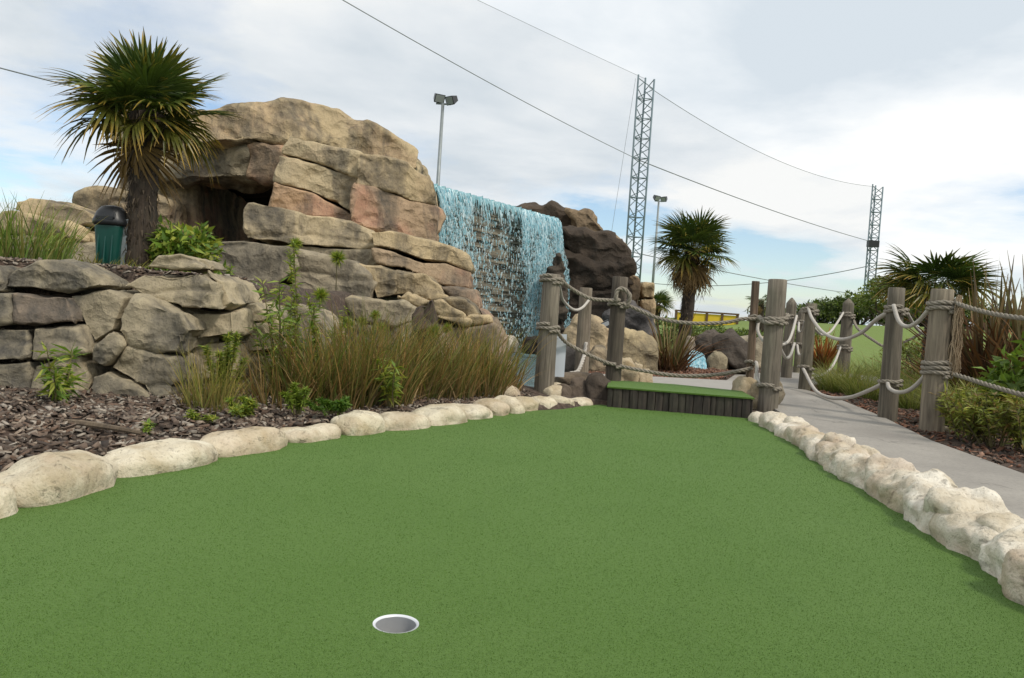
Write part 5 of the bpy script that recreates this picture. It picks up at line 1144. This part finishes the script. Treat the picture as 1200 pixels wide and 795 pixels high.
lid = loft([(W * .98, W * .88, zt - .015, 0), (W * 1.06, W * .95, zt + .0, 0), (W * 1.06, W * .95, zt + .035, 0), (W * .98, W * .88, zt + .06, 0), (W * .86, W * .8, zt + (zl - zt) * .62, 0), (W * .6, W * .55, zt + (zl - zt) * .92, 0), (W * .25, W * .22, zl, 0)], 28, 2.8, (BX - 3 * sc, BY)).build('lid', M['black'], bn, True)
mb = MB(); pts = [Vector((BX - 3 * sc + W * .55, BY + W * .80 * math.cos(a), zt + .03 + (zl - zt) * .72 * math.sin(a))) for a in [math.pi * k / 12 for k in range(13)]]; mb.tube(pts, .012, 6); mb.build('hinge_band', M['black'], lid, True)
mb = MB(); mb.box((BX - 3 * sc, BY - W * .86, zt + .05), (W * 1.1, .03, .03)); mb.build('aperture_flap', M['black'], lid)
mb = MB(); mb.box((BX + 13.5 * sc, BY + .03, (BZ + zt) / 2 + .02), (.055, .09, zt - BZ + .08)); mb.build('post', M['galv'], bn)

# ================================================================== LAMP POSTS
def lamp(label, top, base, Y, group):
    t_, b_ = at(top[0], top[1], Y), at(base[0], base[1], Y); b_.z = -.4 if Y < 30 else .6; s = Y / F_PX
    t = thing('floodlight_pole', label, 'floodlight', (t_.x, t_.y, b_.z), group)
    mb = MB(); mb.tube([(t_.x, Y, b_.z), (t_.x, Y, t_.z)], [.085, .05], 12); mb.build('pole', M['galv'], t, True)
    mb = MB(); mb.tube([(t_.x - .22, Y, t_.z), (t_.x + .26, Y, t_.z + .0)], .03, 8); mb.build('crossbar', M['galv'], t, True)
    for dx, ya, dz in ((-.16, .5, .20), (.30, -.7, .16)):
        rot = Matrix.Rotation(ya, 3, 'Z') @ Matrix.Rotation(R(28), 3, 'X'); c = Vector((t_.x + dx, Y, t_.z + dz)); mb = MB()
        fr = [(-.17, -.15, -.14), (.17, -.15, -.14), (.17, -.15, .14), (-.17, -.15, .14), (-.10, .14, -.08), (.10, .14, -.08), (.10, .14, .08), (-.10, .14, .08)]
        mb.add([c + rot @ Vector(v) for v in fr], [(0, 1, 2, 3), (4, 7, 6, 5), (0, 4, 5, 1), (1, 5, 6, 2), (2, 6, 7, 3), (3, 7, 4, 0)]); h = mb.build('lamp_head', M['black'], t)
        mb = MB(); mb.box(c + rot @ Vector((0, -.158, 0)), (.29, .01, .23), rot); mb.build('lens', M['glass'], h)
        mb = MB(); mb.tube([c + rot @ Vector((0, .02, -.1)), (c.x, Y, t_.z)], .02, 6); mb.build('bracket', M['galv'], h)
lamp('twin floodlight on a slim pole behind the top of the waterfall', (519, 122), (513, 240), 25.0, 'floodlight poles')
lamp('distant twin floodlight pole between the lattice tower and the skirted palm', (772, 236), (764, 360), 42.0, 'floodlight poles')

# ================================================================== NET TOWERS
BR_ME = {}
def tower(label, px, ptop, Y, width, zbase, n, rad, det=True):
    top = at(px, ptop, Y); t = thing('lattice_tower', label, 'tower', (top.x, Y, zbase), 'lattice towers carrying the ball net'); H = top.z - zbase
    leg = [Vector((top.x + width / 2 * a, Y + width * .5 * b, 0)) for a, b in ((-1, -.3), (1, -.2), (.05, .75))]
    for i, l in enumerate(leg):
        mb = MB(); mb.tube([(l.x, l.y, zbase), (l.x, l.y, zbase + H + (.25 if i != 1 else 0))], rad, 8); mb.build('leg', M['steel'], t, True)
    dz = H / n; cache = {}
    for f, (a, b) in enumerate(((0, 1), (1, 2), (2, 0))):
        for i in range(n):
            for kind in ('diag', 'hor'):
                if kind == 'hor' and i % 2: continue
                key = (f, kind, i % 2)
                p0, p1 = (leg[a], leg[b]) if i % 2 == 0 else (leg[b], leg[a])
                if key not in cache:
                    mb = MB(); mb.tube([(0, 0, 0), (p1 - p0) + Vector((0, 0, dz if kind == 'diag' else 0))], rad * .5, 5); cache[key] = mb.mesh('brace'); cache[key].materials.append(M['steel'])
                o = bpy.data.objects.new('brace', cache[key]); C.objects.link(o); o.parent = t; o.location = p0 + Vector((0, 0, zbase + i * dz)) - wloc(t)
    return Vector((top.x, Y, top.z)), t
t1, tw1 = tower('tall grey lattice tower behind the dark rock outcrop', 757, 93, 60, 1.25, -.4, 26, .07)
t2, tw2 = tower('far lattice tower with a lamp box beyond the lawn trees', 1028, 219, 98, 1.35, .3, 24, .09)
mb = MB(); q = at(1023, 286, 97.0); mb.box(q, (1.3, .7, .8)); mb.build('lamp_box', M['black'], tw2)
t0 = Vector((-32.7, 14.7, t1.z))
def sag(a, b, s, n=24): return [a.lerp(b, k / n) - Vector((0, 0, s * 4 * (k / n) * (1 - k / n))) for k in range(n + 1)]
net = thing('ball_net', 'fine grey ball stop net hung on cables between the lattice towers', 'ball net', (t1.x, t1.y, 5))
def net_panel(top, bot, parent):
    V = []; n = len(top)
    for a, b in zip(top, bot):
        for k in range(9): V.append(a.lerp(b, k / 8)[:])
    F = [(i * 9 + j, i * 9 + j + 1, (i + 1) * 9 + j + 1, (i + 1) * 9 + j) for i in range(n - 1) for j in range(8)]; link('net_panel', np_mesh('net_panel', V, F), M['net'], parent)
def lower(p, z): return Vector((p.x, p.y, z))
hi12 = sag(t1 + Vector((.3, 0, -.6)), t2 + Vector((-.3, 0, 0)), 1.6); hi01 = sag(t0 + Vector((0, 0, .4)), t1, .35)
mid2 = at(1010, 283, 98).z; mid1 = at(744, 188, 60).z; lo2, lo1 = at(1010, 346, 98).z, at(742, 296, 60).z
m12 = sag(lower(t1, mid1), lower(t2, mid2), .35); m01 = sag(Vector((-15.6, 29.5, 16.3)), lower(t1, mid1), .4); l12 = sag(lower(t1, lo1), lower(t2, lo2), .3)
net_panel(hi12, [lower(p, .5) for p in hi12], net); net_panel(hi01, [lower(p, .0) for p in hi01], net)
for nm, c_, r_ in (('top_cable', hi12, .022), ('top_cable', hi01, .012), ('cable', m12, .04), ('cable', m01, .024), ('cable', l12, .036)):
    mb = MB(); mb.tube(c_, r_, 5); mb.build(nm, M['cable'], net, True)
mb = MB(); mb.tube(sag(Vector((t2.x - .5, 98, at(1010, 312, 98).z)), Vector((18, 120, at(900, 340, 120).z)), 1.5), .05, 5); mb.build('cable', M['cable'], net, True)
mb = MB(); mb.tube(sag(lower(t1, t1.z) + Vector((-.8, 0, 0)), Vector((t1.x - 2.4, 59, 2)), 0), .012, 4); mb.build('guy_wire', M['cable'], net, True)
w_ = thing('overhead_cable', 'dark overhead cable crossing the sky behind the tall palm', 'cable', tuple(at(-200, 25, 30))); mb = MB(); mb.tube(sag(at(-200, 25, 30), at(300, 150, 40), .2), .03, 5); mb.build('wire', M['cable'], w_, True)

# yellow hoarding
hd = thing('yellow_hoarding', 'long low yellow hoarding with brown frame beyond the hedge', 'hoarding', tuple(at(826, 384, 46))); Yh = 46
a, b = at(791, 384, Yh), at(863, 384, Yh); zt0, zt1 = at(791, 373, Yh).z, at(863, 367, Yh).z; zt_ = (zt0 + zt1) / 2 + .1; zb_ = a.z - .6; n = 4
dirh = (b - a); ang = 0
for i in range(n):
    x0 = a.x + (b.x - a.x) * i / n; x1 = a.x + (b.x - a.x) * (i + 1) / n; mb = MB(); mb.box(((x0 + x1) / 2, Yh, (zt_ + zb_) / 2), (x1 - x0 - .08, .1, zt_ - zb_)); mb.build('panel', M['yellow'], hd)
for i in range(n + 1):
    x0 = a.x + (b.x - a.x) * i / n; mb = MB(); mb.box((x0, Yh - .04, (zt_ + zb_) / 2), (.13, .16, zt_ - zb_ + .1)); mb.build('upright', M['brown'], hd)
mb = MB(); mb.box(((a.x + b.x) / 2, Yh - .04, zt_ + .09), (b.x - a.x + .15, .2, .1)); mb.build('top_rail', M['brown'], hd)

# ================================================================== BARK CHIPS
def chips(name, label, n, region, zf, cols, seed, smin, smax):
    g = np.random.default_rng(seed); x0, x1, y0, y1 = region; x = x0 + (x1 - x0) * g.random(n * 3); y = y0 + (y1 - y0) * g.random(n * 3); ok = zf(x, y); x, y = x[ok][:n], y[ok][:n]; n = len(x)
    z = hb(x, y) + .008 + .014 * g.random(n); l = smin + (smax - smin) * g.random(n) ** 2; w = l * (.22 + .3 * g.random(n)); th = .004 + .006 * g.random(n)
    a = g.random(n) * 6.283; D = unit(np.stack([np.cos(a), np.sin(a), g.normal(size=n) * .35], -1)); up_ = unit(np.array([0, 0, 1.]) + g.normal(size=(n, 3)) * .45); S = unit(np.cross(D, up_)); U = np.cross(S, D); P = np.stack([x, y, z], -1)
    V = np.stack([P + D * (sx * l / 2 * (1 if sy > 0 else .8))[:, None] + S * (sy * w / 2 * (.7 if sx > 0 else 1))[:, None] + U * (sz * th / 2)[:, None] for sx in (-1, 1) for sy in (-1, 1) for sz in (-1, 1)], 1)
    I = np.arange(n * 8).reshape(n, 8); F = np.concatenate([I[:, q] for q in ([0, 1, 3, 2], [4, 6, 7, 5], [0, 4, 5, 1], [2, 3, 7, 6], [1, 5, 7, 3])])
    tag(link(name, np_mesh(name, V.reshape(-1, 3), F, np.repeat(pick(cols, g, n, .35), 8, 0)), M['chip']), label, 'bark chips', kind='stuff')
klp = [(p.x - .12, p.y + .2) for p in KL] + [(-.3, 8), (-9, 8), (-9, 2)]
CH = [(.085, .06, .043), (.14, .10, .074), (.05, .036, .027), (.24, .19, .145), (.12, .075, .05), (.32, .28, .23)]
chips('bark_chips', 'grey brown bark chips covering the bed behind the kerb stones', 15000, (-3.6, .2, 2.3, 6.6), lambda x, y: (d_poly(x, y, klp) > 0) & (y < 4.9 + (x + 2.4) * .5 + .6) , CH, 1, .018, .07)
RC = [(.16, .065, .035), (.22, .10, .055), (.10, .045, .028), (.26, .15, .10)]
chips('bark_chips', 'red brown bark chips on the bed behind the tee', 7000, (.6, 3.6, 8.2, 12), lambda x, y: (d_poly(x, y, POOL) < -.1) & (d_poly(x, y, ap) < -.03) & (d_poly(x, y, pp) < -.05), RC, 2, .03, .08)
chips('bark_chips', 'brown bark chips along the right side of the path', 9000, (2.6, 6.0, 4.3, 11), lambda x, y: (d_poly(x, y, pp) < -.02) & (x > 2.6 + 0 * y) & (d_poly(x, y, turf_poly) < -.5), CH[:3] + RC, 3, .02, .07)
# loose stick on the bark
st = thing('fallen_stick', 'thin broken stick lying on the bark chips', 'stick', tuple(gr(120, 498, .1))); mb = MB(); mb.tube([gr(66, 494, .10), gr(100, 497, .11), gr(140, 503, .11), gr(166, 508, .10)], [.014, .016, .013, .010], 7); o = mb.build('wood', M['post'], st); o.color = (.7, .6, .5, 1)
# small spotlight by the boulders
sl = thing('garden_spotlight', 'small black garden spotlight beside the tall tan boulder', 'spotlight', tuple(at(709, 394, 9.3))); c = at(709, 380, 9.3)
rot = Matrix.Rotation(-.5, 3, 'Y'); mb = MB(); mb.box(c, (.11, .12, .07), rot); mb.build('lamp_body', M['black'], sl); mb = MB(); mb.tube([c, at(709, 400, 9.3)], .012, 6); mb.build('stake', M['black'], sl); mb = MB(); mb.box(c + rot @ Vector((0, -.063, 0)), (.09, .006, .05), rot); mb.build('lens', M['glass'], sl)
